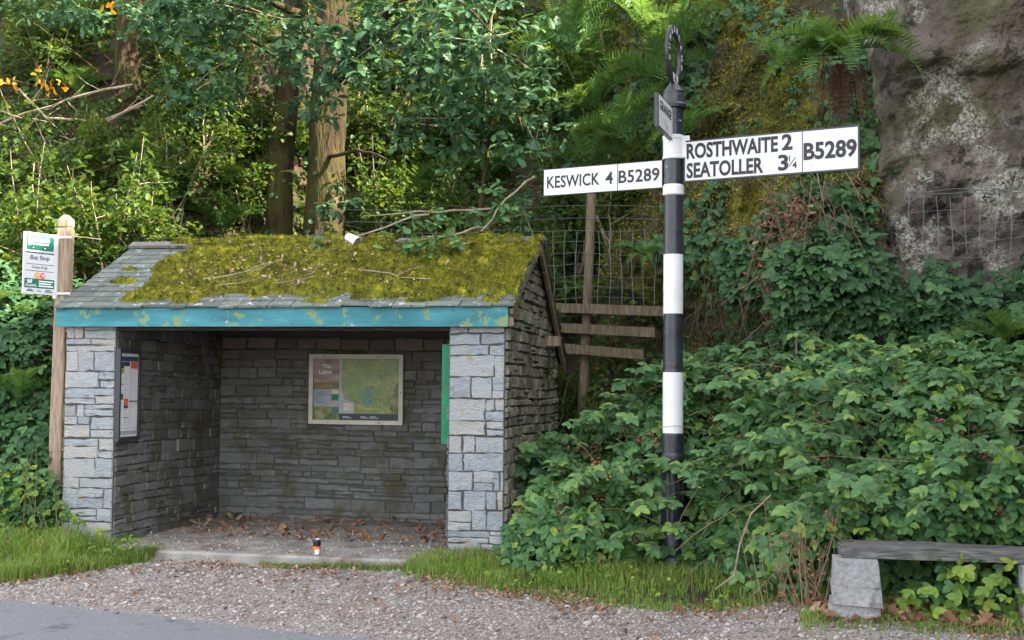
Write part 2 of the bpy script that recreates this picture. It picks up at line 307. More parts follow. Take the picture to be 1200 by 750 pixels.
def road_edge(x): return np.interp(x, [-260, -30, -8, -5.5, -2.6, 0, 2, 4, 6, 12, 260], [10.2, 9.2, 8.85, 8.52, 7.74, 7.1, 5.9, 4.2, 2.8, -1, -90])
def sheet(name, x0, x1, nx, lo, hi, nv, dz, material, label):
    xs = np.linspace(x0, x1, nx); t = np.linspace(0, 1, nv)
    Xs = np.repeat(xs[:, None], nv, 1); a, b = lo(xs)[:, None], hi(xs)[:, None]; Ys = a+(b-a)*t[None]
    Z = ground_h(Xs, Ys)+dz
    return tag(link(name, mesh_tri(name, np.stack([Xs, Ys, Z], -1).reshape(-1, 3), grid_tris(nx, nv), smooth=True), material), label, None, None, 'structure')
road_wobble = lambda x: road_edge(x)+fbm(np.stack([x, x*0, x*0], -1), 2.5, 3, 2)*.05
sheet('road', -120, 120, 900, lambda x: np.interp(x, [-120, 0, 4, 12, 120], [2.4, 1.9, -.8, -6, -48]), road_wobble, 12, .008, M['tarmac'], 'grey tarmac road along the lay-by')
def gravel_far(x):
    b = np.interp(x, [-20, -9, -6.5, -5.75, -5.45, -5.3, -2.95, -2.7, -2.1, -1.1, -.4, .4, 1.2, 9], [9.2, 9.05, 9.0, 9.2, 9.9, 10.5, 10.5, 10.0, 9.7, 9.35, 9.3, 9.2, 8.5, 8])
    return b+fbm(np.stack([x, x*0+3, x*0], -1), 3, 3, 9)*.06
sheet('gravel_layby', -20, 6, 500, lambda x: road_edge(x)-.35, gravel_far, 40, .004, M['gravel'], 'grey gravel lay-by in front of the shelter')

# ---- rock faces
def rock_sheet(name, x0, x1, z0, z1, nx, nz, Yf, material, label, amp, seed):
    xs = np.linspace(x0, x1, nx); zs = np.linspace(z0, z1, nz); Xr, Zr = np.meshgrid(xs, zs, indexing='ij')
    Yr = Yf(Xr, Zr); P = np.stack([Xr, Yr, Zr], -1)
    Yr = Yr+amp*.45*np.tanh(fbm(P*np.array([1, 1, 1.3])+.3*fbm(P, 2, 3, seed+9)[..., None], 1.4, 4, seed+2)*5)
    Yr = Yr+amp*.7*fbm(P*np.array([1, 1, 1.5]), .9, 6, seed)+amp*.35*np.abs(fbm(P*np.array([1, 1, .55]), 2.6, 4, seed+4))
    Zr = Zr+amp*.3*fbm(P+9, 1.5, 3, seed+7)
    V = np.stack([Xr, Yr, Zr], -1).reshape(-1, 3)
    T = grid_tris(nx, nz)[:, ::-1]
    o = tag(link(name, mesh_tri(name, V, T[:, ::-1], smooth=True), material), label, None, None, 'structure')
    return V.reshape(nx, nz, 3)
def right_face(x, z):
    xe = x+.16*fbm(np.stack([z*0, z*0+3, z], -1), 1.1, 4, 5)
    y = 12.75+.10*np.maximum(0, z-2)+1.5*sm(1.22, .80, xe)
    y = y+np.maximum(0, z-7.4)**1.5*1.6
    return y+np.maximum(0, x-3)*.05
RF = rock_sheet('rock_face', .82, 5.2, .2, 8.8, 150, 230, right_face, M['rock'], 'brown rock face with pale lichen beyond the brambles', .16, 21)
def moss_face(x, z):
    y0 = np.interp(x, [-1.9, -1.4, -.8, -.1, .5, 1.1], [15.3, 14.5, 14.0, 13.35, 13.05, 13.1])
    y = y0+.55*sm(2.9, 2.3, z)                     # undercut at the foot
    y = y+np.maximum(0, z-3.3)*.42
    y = y-.25*np.exp(-((z-3.0)/.45)**2)
    return y
MF = rock_sheet('mossy_rock', -1.9, 1.15, .5, 8.0, 130, 220, moss_face, M['moss_rock'], 'mossy overhanging rock behind the fingerpost', .22, 41)

# ------------------------------------------------------------------ bus shelter
XL, XR, YF_, YB, FL = -6.36, -2.22, 10.80, 13.55, .12     # outer faces and floor level
RID_Y, RID_Z, EV_Y, EV_Z, BK_Y, BK_Z = 12.15, 2.97, 10.67, 2.255, 13.62, 1.86
def roof_under(y): return np.where(y < RID_Y, EV_Z+(y-EV_Y)*(RID_Z-EV_Z)/(RID_Y-EV_Y), RID_Z-(y-RID_Y)*(RID_Z-BK_Z)/(BK_Y-RID_Y))-.05

def clip_poly(P, a, b, c):
    """keep the part of polygon P where a*u+b*v <= c"""
    out = []
    for i in range(len(P)):
        p, q = P[i], P[(i+1) % len(P)]; dp, dq = a*p[0]+b*p[1]-c, a*q[0]+b*q[1]-c
        if dp <= 0: out.append(p)
        if dp*dq < 0: t = dp/(dp-dq); out.append((p[0]+t*(q[0]-p[0]), p[1]+t*(q[1]-p[1])))
    return out
def stones(mb, o, u, n, W_, H_, hr, wr, mi, planes=(), proud=.014, gap=.004, split=.3, wav=.01):
    """coursed slate facing laid on a plane: o origin, u along, n outward; one bevelled island per stone"""
    o, u, n = (np.array(v, float) for v in (o, u, n)); z = np.array([0, 0, 1.])
    v = 0.
    while v < H_-.01:
        h = rng.uniform(*hr); h = H_-v if H_-v-h < hr[0]*.6 else h
        x = -rng.uniform(0, .1) if len(planes) else 0.
        ph = rng.uniform(0, 6)
        while x < W_-.005:
            w = rng.uniform(*wr); w = W_-x if W_-x-w < wr[0]*.6 else w
            cells = [(x, v, w, h)]
            if h > hr[0]*1.15 and rng.random() < split:
                k = rng.uniform(.35, .65)
                cells = [(x, v, w, h*k), (x, v+h*k, w, h*(1-k))] if rng.random() < .62 else [(x, v, w*k, h), (x+w*k, v, w*(1-k), h)]
                if rng.random() < .25 and cells[1][2] == w: a = cells[1]; cells[1:] = [(a[0], a[1], w*.5, a[3]), (a[0]+w*.5, a[1], w*.5, a[3])]
            for (cx, cv, cw, ch) in cells:
                g = gap*rng.uniform(.3, 1.5)
                P = [(max(cx, 0)+g, cv+g), (min(cx+cw, W_)-g, cv+g), (min(cx+cw, W_)-g, cv+ch-g), (max(cx, 0)+g, cv+ch-g)]
                if P[1][0]-P[0][0] < .01: continue
                P = [(p[0]+(0 if p[0] < .02 or p[0] > W_-.02 else rng.normal(0, .004)), p[1]+rng.normal(0, .0035)+wav*math.sin(p[0]*2.1+ph*.15)) for p in P]
                for pl in planes: P = clip_poly(P, *pl) if len(P) > 2 else P
                if len(P) < 3: continue
                Q = []
                for i_ in range(len(P)):
                    a_, b_ = P[i_], P[(i_+1) % len(P)]; Q.append(a_); l_ = math.hypot(b_[0]-a_[0], b_[1]-a_[1])
                    for k_ in range(1, 1+int(l_/.07)):
                        f_ = k_/(1+int(l_/.07)); e_ = 0 if (a_[0] < .02 and b_[0] < .02) or (a_[0] > W_-.02 and b_[0] > W_-.02) else .0042
                        Q.append((a_[0]+(b_[0]-a_[0])*f_+rng.normal(0, e_), a_[1]+(b_[1]-a_[1])*f_+rng.normal(0, e_)))
                P = Q
                d = proud*rng.uniform(.15, 1.5); cxm = sum(p[0] for p in P)/len(P); cvm = sum(p[1] for p in P)/len(P)
                ins = [(p[0]+np.clip(cxm-p[0], -.007, .007), p[1]+np.clip(cvm-p[1], -.007, .007)) for p in P]
                tx, tv = rng.normal(0, .02, 2)
                mid_ = o+u*cxm+z*cvm+n*max(.004, d+rng.normal(.002, .003))
                A = [o+u*p[0]+z*p[1]-n*.004 for p in P]
                B = [o+u*p[0]+z*p[1]+n*max(.003, d+tx*(p[0]-cxm)+tv*(p[1]-cvm)+rng.normal(0, .0022)) for p in ins]
                k = len(P); T = [(2*k, k+i, k+(i+1) % k) for i in range(k)]
                for i in range(k): j = (i+1) % k; T += [(i, j, k+j), (i, k+j, k+i)]
                mb.add(A+B+[mid_], T, mi)
            x += w
        v += h

sh = thing('bus_shelter', (-4.29, 10.8, .1), 0, 'slate stone bus shelter with mossy roof and teal fascia', 'bus shelter')
def at_sh(o):
    o.parent = sh; o.matrix_parent_inverse = Matrix.Translation((4.29, -10.8, -.1)); return o
def wall_core(mb, x0, x1, y0, y1, gable):
    if not gable: mb.box(x0, x1, y0, y1, -.05, min(2.4, 9)); return
    ys = [y0, RID_Y, y1]; top = [float(roof_under(np.array(v)))-.02 for v in ys]
    prof = [(y0, -.05), (y1, -.05), (y1, top[2]), (RID_Y, top[1]), (y0, top[0])]
    A = [(x0, a, b) for a, b in prof]; B = [(x1, a, b) for a, b in prof]
    mb.poly(A[::-1]); mb.poly(B)
    for i in range(5): j = (i+1) % 5; mb.quad(A[i], A[j], B[j], B[i])
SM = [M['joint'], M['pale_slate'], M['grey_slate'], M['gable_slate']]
slf = (RID_Z-EV_Z)/(RID_Y-EV_Y); slb = (RID_Z-BK_Z)/(BK_Y-RID_Y)
for side in (0, 1):
    x0, x1 = (XL, XL+.50) if side == 0 else (XR-.49, XR)
    mb = MB(); wall_core(mb, x0, x1, YF_, YB, True)
    stones(mb, (x0, YF_, .0), (1, 0, 0), (0, -1, 0), x1-x0, 2.10, (.09, .215), (.12, .40), 1, gap=.0017, split=.66, proud=.014)
    L_ = YB-YF_; zi = EV_Z-.09+(YF_-EV_Y)*slf
    pl = [(-slf, 1, zi), (slb, 1, RID_Z-.09+slb*(RID_Y-YF_))]
    if side == 0:
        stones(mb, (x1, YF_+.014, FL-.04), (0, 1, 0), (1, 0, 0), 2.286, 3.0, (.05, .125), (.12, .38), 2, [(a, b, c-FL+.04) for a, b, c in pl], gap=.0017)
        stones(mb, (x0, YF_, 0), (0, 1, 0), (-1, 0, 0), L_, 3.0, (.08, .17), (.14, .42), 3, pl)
    else:
        stones(mb, (x1, YF_+.010, 0), (0, 1, 0), (1, 0, 0), L_-.01, 3.0, (.06, .13), (.12, .34), 3, pl, proud=.022, gap=.006)
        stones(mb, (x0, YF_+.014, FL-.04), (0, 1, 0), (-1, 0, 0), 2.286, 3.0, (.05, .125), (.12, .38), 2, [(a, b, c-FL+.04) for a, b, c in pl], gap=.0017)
    at_sh(mb.build('side_wall', SM))
mb = MB(); mb.box(XL+.51, XR-.50, 13.1, YB, 0, 1.92)
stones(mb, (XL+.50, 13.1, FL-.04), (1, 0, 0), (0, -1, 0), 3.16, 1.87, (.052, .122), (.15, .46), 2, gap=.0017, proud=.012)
bt = MB(); bt.box(XL+.5, XR-.5, 13.12, 13.5, 1.921, 2.16)
at_sh(mb.build('back_wall', SM))
stones(bt, (XL+.50, 13.11, 1.945), (1, 0, 0), (0, -1, 0), 3.16, .135, (.134, .135), (.20, .34), 2, gap=.006, split=0)
at_sh(bt.build('top_course', [M['joint'], M['pale_slate'], mat('brown_block', [(0, (.11, .09, .075)), (1, (.24, .20, .17))], scale=14, island=.6, bump=.4)]))
# floor slab with a worn front edge
xs = np.linspace(-5.85, -2.72, 60); mb = MB()
yf = 10.42+fbm(np.stack([xs, xs*0, xs*0], -1), 3, 3, 4)*.012
nose = .018
rows = [np.stack([xs, yf, xs*0-.06], -1), np.stack([xs, yf, xs*0+FL-nose], -1), np.stack([xs, yf+nose, xs*0+FL], -1)]
for y in np.linspace(10.6, 13.11, 24): rows.append(np.stack([xs, xs*0+y, xs*0+FL+fbm(np.stack([xs, xs*0+y, xs*0], -1), 3, 2)*.006+.02*sm(12, 13.1, y)], -1))
Vg = np.stack(rows, 1); mb.add(Vg.reshape(-1, 3), grid_tris(60, len(rows)))
mb.quad((-5.85, 10.42, -.06), (-5.85, 10.42, FL-nose), (-5.85, 10.81, FL), (-5.85, 10.81, -.06)); mb.quad((-2.72, 10.42, FL-nose), (-2.72, 10.42, -.06), (-2.72, 10.81, -.06), (-2.72, 10.81, FL))
at_sh(mb.build('floor_slab', M['concrete']))

# roof: slates, underside, ridge, fascia, barge boards
RX0, RX1 = -6.42, -2.12; LF = math.hypot(RID_Y-EV_Y, RID_Z-EV_Z); LB = math.hypot(BK_Y-RID_Y, RID_Z-BK_Z)
uf = np.array([0, RID_Y-EV_Y, RID_Z-EV_Z])/LF; nf = np.array([0, -uf[2], uf[1]])
ub = np.array([0, BK_Y-RID_Y, BK_Z-RID_Z])/LB; nb = np.array([0, -ub[2], ub[1]])
mb = MB()
def slates(orig, up, nrm, Ls, first=0.):
    v = first; k = 0; dv = .125
    while v < Ls-.02:
        x = RX0-rng.uniform(0, .12)
        while x < RX1-.01:
            w = rng.uniform(.15, .32); a, b = max(x, RX0+rng.uniform(-.008, .01)), min(x+w-rng.uniform(.004, .012), RX1+rng.uniform(-.01, .012))
            if b-a < .03: x += w; continue
            lo, hi = v-.012+rng.normal(0, .010), min(v+dv+.09, Ls); t = .014*rng.uniform(.7, 1.5)
            sk = rng.normal(0, .005, 2)
            def p(xx, vv, hh): return orig+np.array([1., 0, 0])*xx+up*vv+nrm*hh
            h0, h1 = .024, .002
            A = [p(a, lo+sk[0], h0-t), p(b, lo+sk[1], h0-t), p(b, hi, h1), p(a, hi, h1), p(a, lo+sk[0]+.004, h0), p(b, lo+sk[1]+.004, h0+rng.normal(0, .002)), p(b, hi, h1+.004), p(a, hi, h1+.004)]
            mb.add(A, [(4, 5, 6), (4, 6, 7), (0, 1, 5), (0, 5, 4), (1, 2, 6), (1, 6, 5), (3, 0, 4), (3, 4, 7)])
            x += w
        v += dv; k += 1
slates(np.array([0, EV_Y, EV_Z]), uf, nf, LF)
slates(np.array([0, BK_Y, BK_Z]), -ub, nb, LB)
rf = at_sh(mb.build('roof', M['roof_slate']))
mb = MB()
for (a, b) in (((EV_Y+.075, EV_Z+.037), (RID_Y, RID_Z)), ((RID_Y, RID_Z), (BK_Y-.02, BK_Z))):
    for dz0, dz1 in ((-.045, -.006),):
        A = [(RX0+.02, a[0], a[1]+dz0), (RX1-.02, a[0], a[1]+dz0), (RX1-.02, b[0], b[1]+dz0), (RX0+.02, b[0], b[1]+dz0)]
        B = [(x, y, z-dz0+dz1) for x, y, z in A]
        mb.poly(A[::-1]); mb.poly(B)
        for i in range(4): j = (i+1) % 4; mb.quad(A[i], A[j], B[j], B[i])
o = mb.build('roof_boarding', M['dark_timber']); o.parent = rf
mb = MB(); x = RX0-.0
while x < RX1-.02:
    w = min(rng.uniform(.42, .55), RX1+.015-x)
    for up_, nn in ((uf, nf), (ub, nb)):
        s_ = -1 if up_ is uf else 1; c = np.array([0, RID_Y, RID_Z+.02])
        P = [c+np.array([xx, 0, 0])+up_*s_*d+nn*h for xx in (x, x+w-.006) for d in (0, .115) for h in (.012, .042)]
        Q = [(0, 1, 3, 2), (4, 6, 7, 5), (0, 4, 5, 1), (2, 3, 7, 6), (0, 2, 6, 4), (1, 5, 7, 3)]
        mb.add(np.array(P)+rng.normal(0, .003, (1, 3)), [t for q in Q for t in ((q[0], q[1], q[2]), (q[0], q[2], q[3]))])
    x += w
o = mb.build('ridge_tile', M['ridge_stone']); o.parent = rf
mb = MB(); mb.box(RX0+.005, RX1-.055, EV_Y+.028, EV_Y+.06, 2.09, 2.262); at_sh(mb.build('fascia', M['teal_paint']))
mb = MB(); mb.box(RX0+.03, RX1-.08, EV_Y+.068, YF_-.015, 2.115, 2.20)
mb.box(XL+.5, XR-.49, YF_, YF_+.12, 2.06, 2.20); mb.box(XL+.5, XR-.49, 12.0, 12.12, 2.5, 2.62)
at_sh(mb.build('lintel', M['dark_timber']))
for xx in (RX1-.045, RX0+.012):
    mb = MB()
    for (a, b) in (((EV_Y+.05, EV_Z), (RID_Y, RID_Z)), ((RID_Y, RID_Z), (BK_Y+.02, BK_Z-.012))):
        dpt = .055 if a[0] < RID_Y-.1 else .13
        A = [(xx, a[0], a[1]-.008), (xx, b[0], b[1]-.008), (xx, b[0], b[1]-dpt), (xx, a[0], a[1]-dpt)]; B = [(p[0]+.03, p[1], p[2]) for p in A]
        mb.poly(A); mb.poly(B[::-1])
        for i in range(4): j = (i+1) % 4; mb.quad(A[j], A[i], B[i], B[j])
    at_sh(mb.build('barge_board', M['old_timber']))
mb = MB(); mb.box(XR-.05, RX1+.05, 12.80, 12.92, 1.99, 2.09); at_sh(mb.build('purlin_end', M['post_timber']))
mb = MB(); mb.box(XR-.01, RX1-.02, EV_Y+.07, EV_Y+.13, 2.10, 2.17); at_sh(mb.build('plate_end', M['post_timber']))

# moss blanket on the front slope
nu, nv = 330, 130; U_, V_ = np.meshgrid(np.linspace(0, RX1-RX0, nu), np.linspace(0, LF+.01, nv), indexing='ij')
Pn = np.stack([U_, V_, U_*0], -1)
edge = fbm(Pn, 2.2, 5, 61)*.30
left = (U_-.62-V_*.20+.35*sm(.55, .95, V_))*1.6            # bare slates towards the lower left
low = (V_-.17)*3.0+.22*fbm(Pn, 7, 3, 63)                       # bare bottom course
mk = np.minimum(np.minimum(left, low), .55)+edge*.75
mk = np.maximum(mk, .30-np.hypot((U_-.80)/.30, (V_-.20)/.11)*.32+edge*.2)           # the lone cushion near the eave
for (cu_, cv_, ra_, rb_) in ((.42, .62, .16, .06), (.55, .36, .10, .05), (.95, .30, .12, .05), (.30, .95, .12, .05), (.62, .82, .14, .06), (1.25, .10, .12, .04), (2.5, .09, .16, .04), (3.4, .10, .12, .04)):
    mk = np.maximum(mk, .26-np.hypot((U_-cu_)/ra_, (V_-cv_)/rb_)*.26+edge*.3)
mk = mk-.9*np.exp(-(((U_-2.92)/.19)**2+((V_-.43)/.06)**2))-.5*np.exp(-(((U_-2.05)/.16)**2+((V_-.16)/.08)**2))
mk = mk-.9*np.clip(fbm(Pn, 3.6, 4, 83)-.42, 0, 1)
cush = 1-np.abs(fbm(Pn, 5.5, 3, 71))*1.6
th_ = .060*np.clip(mk, 0, .5)/.5*(.6+.4*fbm(Pn, 3.4, 4, 67))+  .045*np.clip(cush, 0, 1)*np.clip(mk*5, 0, 1)+.024*fbm(Pn, 24, 3, 73)*np.clip(mk*6, 0, 1)
th_ = np.where(mk > 0, np.maximum(th_, .004), -.02)+.016
base = np.array([RX0, EV_Y, EV_Z])+U_[..., None]*np.array([1, 0, 0])+V_[..., None]*uf
VV = base+nf*th_[..., None]
T = grid_tris(nu, nv); keep = (mk.ravel()[T] > -.06).any(1); T = T[keep]
mm = MB(); mm.add(VV.reshape(-1, 3), T)
# tufts
idx = np.flatnonzero((mk > .02).ravel()); pick = rng.choice(idx, 52000); P0 = VV.reshape(-1, 3)[pick]+rng.normal(0, .006, (52000, 3))*[1, 1, .3]
d = unit(np.array([0, -.25, 1])+rng.normal(0, .55, (52000, 3))); s_ = unit(np.cross(d, rng.normal(0, 1, (52000, 3))))
hgt = rng.uniform(.008, .036, (52000, 1)); wd = .005
Vt = np.stack([P0-s_*wd, P0+s_*wd, P0+d*hgt], 1).reshape(-1, 3); mm.add(Vt, np.arange(len(Vt)).reshape(-1, 3))
# moss along the ridge
for (a, b) in ((-6.0, -5.35), (-5.3, -4.1), (-3.93, -3.55), (-2.95, -2.55)):
    xs = np.linspace(a, b, 60); an = np.linspace(-.3, math.pi+.3, 12); Xm, Am = np.meshgrid(xs, an, indexing='ij')
    rr = (.075+.03*fbm(np.stack([Xm*3, Am, Xm*0], -1), 2, 3, 77))*np.clip(np.minimum((Xm-a), (b-Xm))*9, 0, 1)**.5
    Vm = np.stack([Xm, RID_Y-.02-np.cos(Am)*rr*1.35, RID_Z+.015+np.sin(Am)*rr], -1); mm.add(Vm.reshape(-1, 3), grid_tris(60, 12))
    q = Vm.reshape(-1, 3)[rng.integers(0, 720, 2500)]; d = unit(rng.normal(0, .5, (2500, 3))+[0, -.3, 1]); s_ = unit(np.cross(d, rng.normal(0, 1, (2500, 3))))
    Vt = np.stack([q-s_*wd, q+s_*wd, q+d*rng.uniform(.01, .025, (2500, 1))], 1).reshape(-1, 3); mm.add(Vt, np.arange(len(Vt)).reshape(-1, 3))
MOSS_TOP = VV
at_sh(mm.build('moss', M['moss'], smooth=False))
me = bpy.data.objects['moss'].data; sm_ = np.zeros(len(me.polygons), bool); sm_[:len(T)] = True; me.polygons.foreach_set('use_smooth', sm_)

# ------------------------------------------------------------------ writing
def text_geo(body, w=None, h=None, bold=0., sp=1.):
    cu = bpy.data.curves.new('t', 'FONT'); cu.body = body; cu.size = 1; cu.offset = bold; cu.resolution_u = 3; cu.space_character = sp
    o = bpy.data.objects.new('t', cu); COL.objects.link(o); dg = bpy.context.evaluated_depsgraph_get(); dg.update()
    me = bpy.data.meshes.new_from_object(o.evaluated_get(dg)); bpy.data.objects.remove(o); bpy.data.curves.remove(cu)
    V = np.zeros(len(me.vertices)*3); me.vertices.foreach_get('co', V); V = V.reshape(-1, 3); me.calc_loop_triangles()
    T = np.zeros(len(me.loop_triangles)*3, int); me.loop_triangles.foreach_get('vertices', T); T = T.reshape(-1, 3); bpy.data.meshes.remove(me)
    lo, hi = V.min(0), V.max(0); V = V-lo; size = hi-lo
    sx = w/size[0] if w else None; sy = h/size[1] if h else None
    sx = sx or sy; sy = sy or sx
    return V*[sx, sy, 1], T
def put_text(mb, body, x, z, w=None, h=None, y=-.004, bold=0., mi=0, sp=1., slope=0.):
    V, T = text_geo(body, w, h, bold, sp); mb.add(np.stack([V[:, 0]+x, np.full(len(V), y), V[:, 1]+z+V[:, 0]*slope], 1), T, mi); return V[:, 0].max()
def rect(mb, x0, x1, z0, z1, mi=0, y=-.004): mb.quad((x0, y, z0), (x1, y, z0), (x1, y, z1), (x0, y, z1), mi)
def disc(mb, cx, cz, r, mi=0, y=-.004, k=20): mb.poly([(cx+r*math.cos(a), y, cz+r*math.sin(a)) for a in np.arange(k)*2*math.pi/k], mi)

# ------------------------------------------------------------------ map board on the back wall
mbd = thing('map_board', (-4.30, 13.085, 1.155), 0, 'cream framed map poster on the back wall of the shelter', 'notice board')
w2, hh, fr = .522, .745, .045
f = MB()
f.box(-w2, w2, -.045, -.005, 0, fr); f.box(-w2, w2, -.045, -.005, hh-fr, hh); f.box(-w2, -w2+fr, -.0445, -.005, fr+.001, hh-fr-.001); f.box(w2-fr, w2, -.0445, -.005, fr+.001, hh-fr-.001)
f.build('frame', M['cream'], mbd)
for x, z in ((-.3, .022), (.27, .022), (-.36, hh-.022), (.24, hh-.022), (w2-.022, .34)):
    sc_ = MB(); disc(sc_, x, z, .008, y=-.047); sc_.build('screw', M['old_timber'], mbd)
p = MB(); a, b, c, d_ = -w2+fr, w2-fr, fr, hh-fr; sx = a+.29
rect(p, a, b, c, d_, 0, -.018); rect(p, a, sx, d_-.25, d_, 1, -.0195); rect(p, a, sx, d_-.33, d_-.25, 2, -.0195); rect(p, a, sx, c+.14, d_-.33, 3, -.0195); rect(p, a, sx, c, c+.14, 4, -.0195)
rect(p, sx, b, c+.07, d_, 5, -.0195); rect(p, sx, b, c, c+.07, 6, -.0195)
# coast strip, lake, roads of the map
p.poly([(sx, -.021, c+.22), (sx+.055, -.021, c+.22), (sx+.022, -.021, c+.35), (sx+.03, -.021, d_), (sx, -.021, d_)], 8); p.poly([(sx, -.021, c+.07), (sx+.17, -.021, c+.07), (sx+.17, -.021, c+.19), (sx+.055, -.021, c+.22), (sx, -.021, c+.22)], 8)
p.poly([(sx+.26, -.021, c+.19), (sx+.31, -.021, c+.14), (sx+.36, -.021, c+.17), (sx+.40, -.021, c+.30), (sx+.38, -.021, c+.37), (sx+.30, -.021, c+.36), (sx+.25, -.021, c+.28)], 7)
p.poly([(b-.10, -.021, c+.07), (b, -.021, c+.07), (b, -.021, c+.42), (b-.04, -.021, c+.38), (b-.09, -.021, c+.22)], 9)
def route(pts, wdt, mi):
    for (x0, z0), (x1, z1) in zip(pts[:-1], pts[1:]):
        l = math.hypot(x1-x0, z1-z0); nx, nz = -(z1-z0)/l*wdt, (x1-x0)/l*wdt
        p.quad((x0-nx, -.0225, z0-nz), (x1-nx, -.0225, z1-nz), (x1+nx, -.0225, z1+nz), (x0+nx, -.0225, z0+nz), mi)
route([(sx+.20, c+.16), (sx+.30, c+.12), (sx+.42, c+.13), (sx+.50, c+.08)], .007, 10); route([(sx+.42, c+.22), (sx+.47, c+.16), (b-.08, c+.09)], .005, 10); route([(b-.07, c+.33), (b-.03, c+.40), (b-.01, c+.47)], .004, 10)
route([(sx+.3, d_-.11), (sx+.4, d_-.08), (sx+.46, d_-.04)], .004, 10); route([(sx+.36, c+.33), (sx+.42, c+.22), (sx+.44, c+.12)], .004, 10)
rect(p, sx-.085, sx-.008, c+.21, c+.275, 11, -.021); rect(p, sx-.085, sx-.008, c+.275, d_-.33, 12, -.021); disc(p, sx-.045, c+.10, .042, 13, -.021); rect(p, sx+.05, sx+.16, c+.10, c+.18, 12, -.0225)
for k in range(90):
    px_, pz_ = rng.uniform(sx+.06, b-.05), rng.uniform(c+.12, d_-.02); l_ = rng.uniform(.008, .03); rect(p, px_, px_+l_, pz_, pz_+.004, 6, -.0228)
for k in range(9):
    q0 = np.array([rng.uniform(sx+.08, b-.1), rng.uniform(c+.15, d_-.06)]); q1 = q0+rng.normal(0, .06, 2); q2 = q1+rng.normal(0, .05, 2)
    route([tuple(np.clip(q, [sx+.04, c+.09], [b-.02, d_-.02])) for q in (q0, q1, q2)], .0018, 10)
p.build('poster', [M['paper'], M['photo_dusk'], M['photo_fell'], M['photo_lake'], M['photo_wood'], M['map_green'], M['dark_frame'], M['map_lake'], M['print_grey'], M['photo_wood'], M['print_yellow'], M['green_paint'], M['cream'], M['print_teal']], mbd)
t = MB(); put_text(t, 'The', a+.095, d_-.105, h=.045, y=-.024, bold=.02); put_text(t, 'Lakes', a+.06, d_-.165, h=.048, y=-.024, bold=.02)
t.build('lettering', M['print_white'], mbd)
t = MB()
for x, wd_ in ((sx+.04, .10), (sx+.24, .09), (sx+.34, .10)): rect(t, x, x+wd_, c+.020, c+.030, y=-.0225); rect(t, x, x+wd_*.7, c+.034, c+.043, y=-.0225)
ob_ = t.build('small_print', M['print_grey'], mbd); ob_['kind'] = 'stuff'

# timetable case on the left inner wall (faces +X)
tc = thing('timetable_case', (-5.84, 10.965, 1.045), R_(90), 'black framed bus timetable case on the left inner wall', 'timetable')
f = MB(); W2, HH = .20, .845
f.box(-W2, W2, -.045, .0, 0, .035); f.box(-W2, W2, -.045, 0, HH-.035, HH); f.box(-W2, -W2+.026, -.0445, 0, .036, HH-.036); f.box(W2-.022, W2, -.0445, 0, .036, HH-.036); f.box(-W2+.03, W2-.03, -.02, 0, .03, HH-.03)
f.build('frame', M['dark_frame'], tc)
p = MB(); x0, x1, z0, z1 = -W2+.027, W2-.023, .037, HH-.037; wd = x1-x0
rect(p, x0, x1, z0, z1, 0, -.024); ly = -.0255
rect(p, x0+.01, x1-.005, z1-.075, z1-.03, 1, ly); rect(p, x0+.01, x0+.19, z1-.12, z1-.08, 1, ly); rect(p, x0+.21, x1-.01, z1-.14, z1-.08, 2, ly); rect(p, x0+.005, x0+.085, z1-.14, z1-.122, 1, ly); rect(p, x0+.005, x0+.085, z1-.185, z1-.142, 3, ly)
rect(p, x0, x0+.08, z1-.29, z1-.283, 1, ly); rect(p, x0, x0+.075, z1-.43, z1-.375, 1, ly); rect(p, x0+.09, x0+.17, z1-.48, z1-.42, 2, ly); rect(p, x0+.09, x0+.17, z1-.51, z1-.482, 1, ly); rect(p, x0+.19, x1, z1-.45, z1-.44, 1, ly); rect(p, x0+.09, x0+.17, z1-.60, z1-.592, 1, ly)
rect(p, x0, x1-.01, z0+.075, z0+.08, 4, ly); rect(p, x0+.005, x0+.05, z0+.02, z0+.055, 1, ly); rect(p, x0+.06, x1-.01, z0+.02, z0+.055, 4, ly)
for k in range(34):
    for q in range(3):
        zz = z1-.19-k*.0145
        if zz > z0+.1: rect(p, x0+.012+q*.087, x0+.075+q*.087-.012*((k*7+q*3) % 4), zz, zz+.004, 4, -.0248)
p.build('timetable_sheet', [M['print_white'], M['print_navy'], M['print_red'], M['print_yellow'], M['print_grey']], tc)
g = thing('notice_case', (-2.73, 11.35, 1.07), R_(-90), 'green edged notice case on the right inner wall', 'notice board')
f = MB(); f.box(-.40, .40, -.085, 0, 0, .875); f.build('case', M['green_paint'], g)
f = MB(); f.box(-.36, .36, -.09, -.086, .04, .835); f.build('notice_sheet', M['paper'], g)

# ------------------------------------------------------------------ bus stop post
bp = thing('bus_stop', (-6.53, 11.0, .1), 0, 'square wooden bus stop post with white flag sign at the shelter corner', 'bus stop')
f = MB(); zz = [0, .8, 1.6, 2.4, 2.92, 2.925, 2.945, 2.95, 3.01, 3.06]; hw = [.068, .066, .064, .062, .061, .055, .055, .061, .06, .02]
prev = None
for z, h_ in zip(zz, hw):
    dx = .009*z-.012; ch = h_*.82
    ring = [(dx+a*1., b*1., z) for a, b in ((-ch, -h_), (ch, -h_), (h_, -ch), (h_, ch), (ch, h_), (-ch, h_), (-h_, ch), (-h_, -ch))]
    if prev:
        for i in range(8): j = (i+1) % 8; f.quad(prev[i], prev[j], ring[j], ring[i])
    prev = ring
f.poly(prev); f.build('post', M['post_timber'], bp)
f = MB()
for z in (2.30, 2.83): f.box(-.075, .125, -.088, -.08, z, z+.02)
f.box(-.030, -.008, -.125, -.088, 2.26, 2.86); f.build('bracket', M['white_paint'], bp)
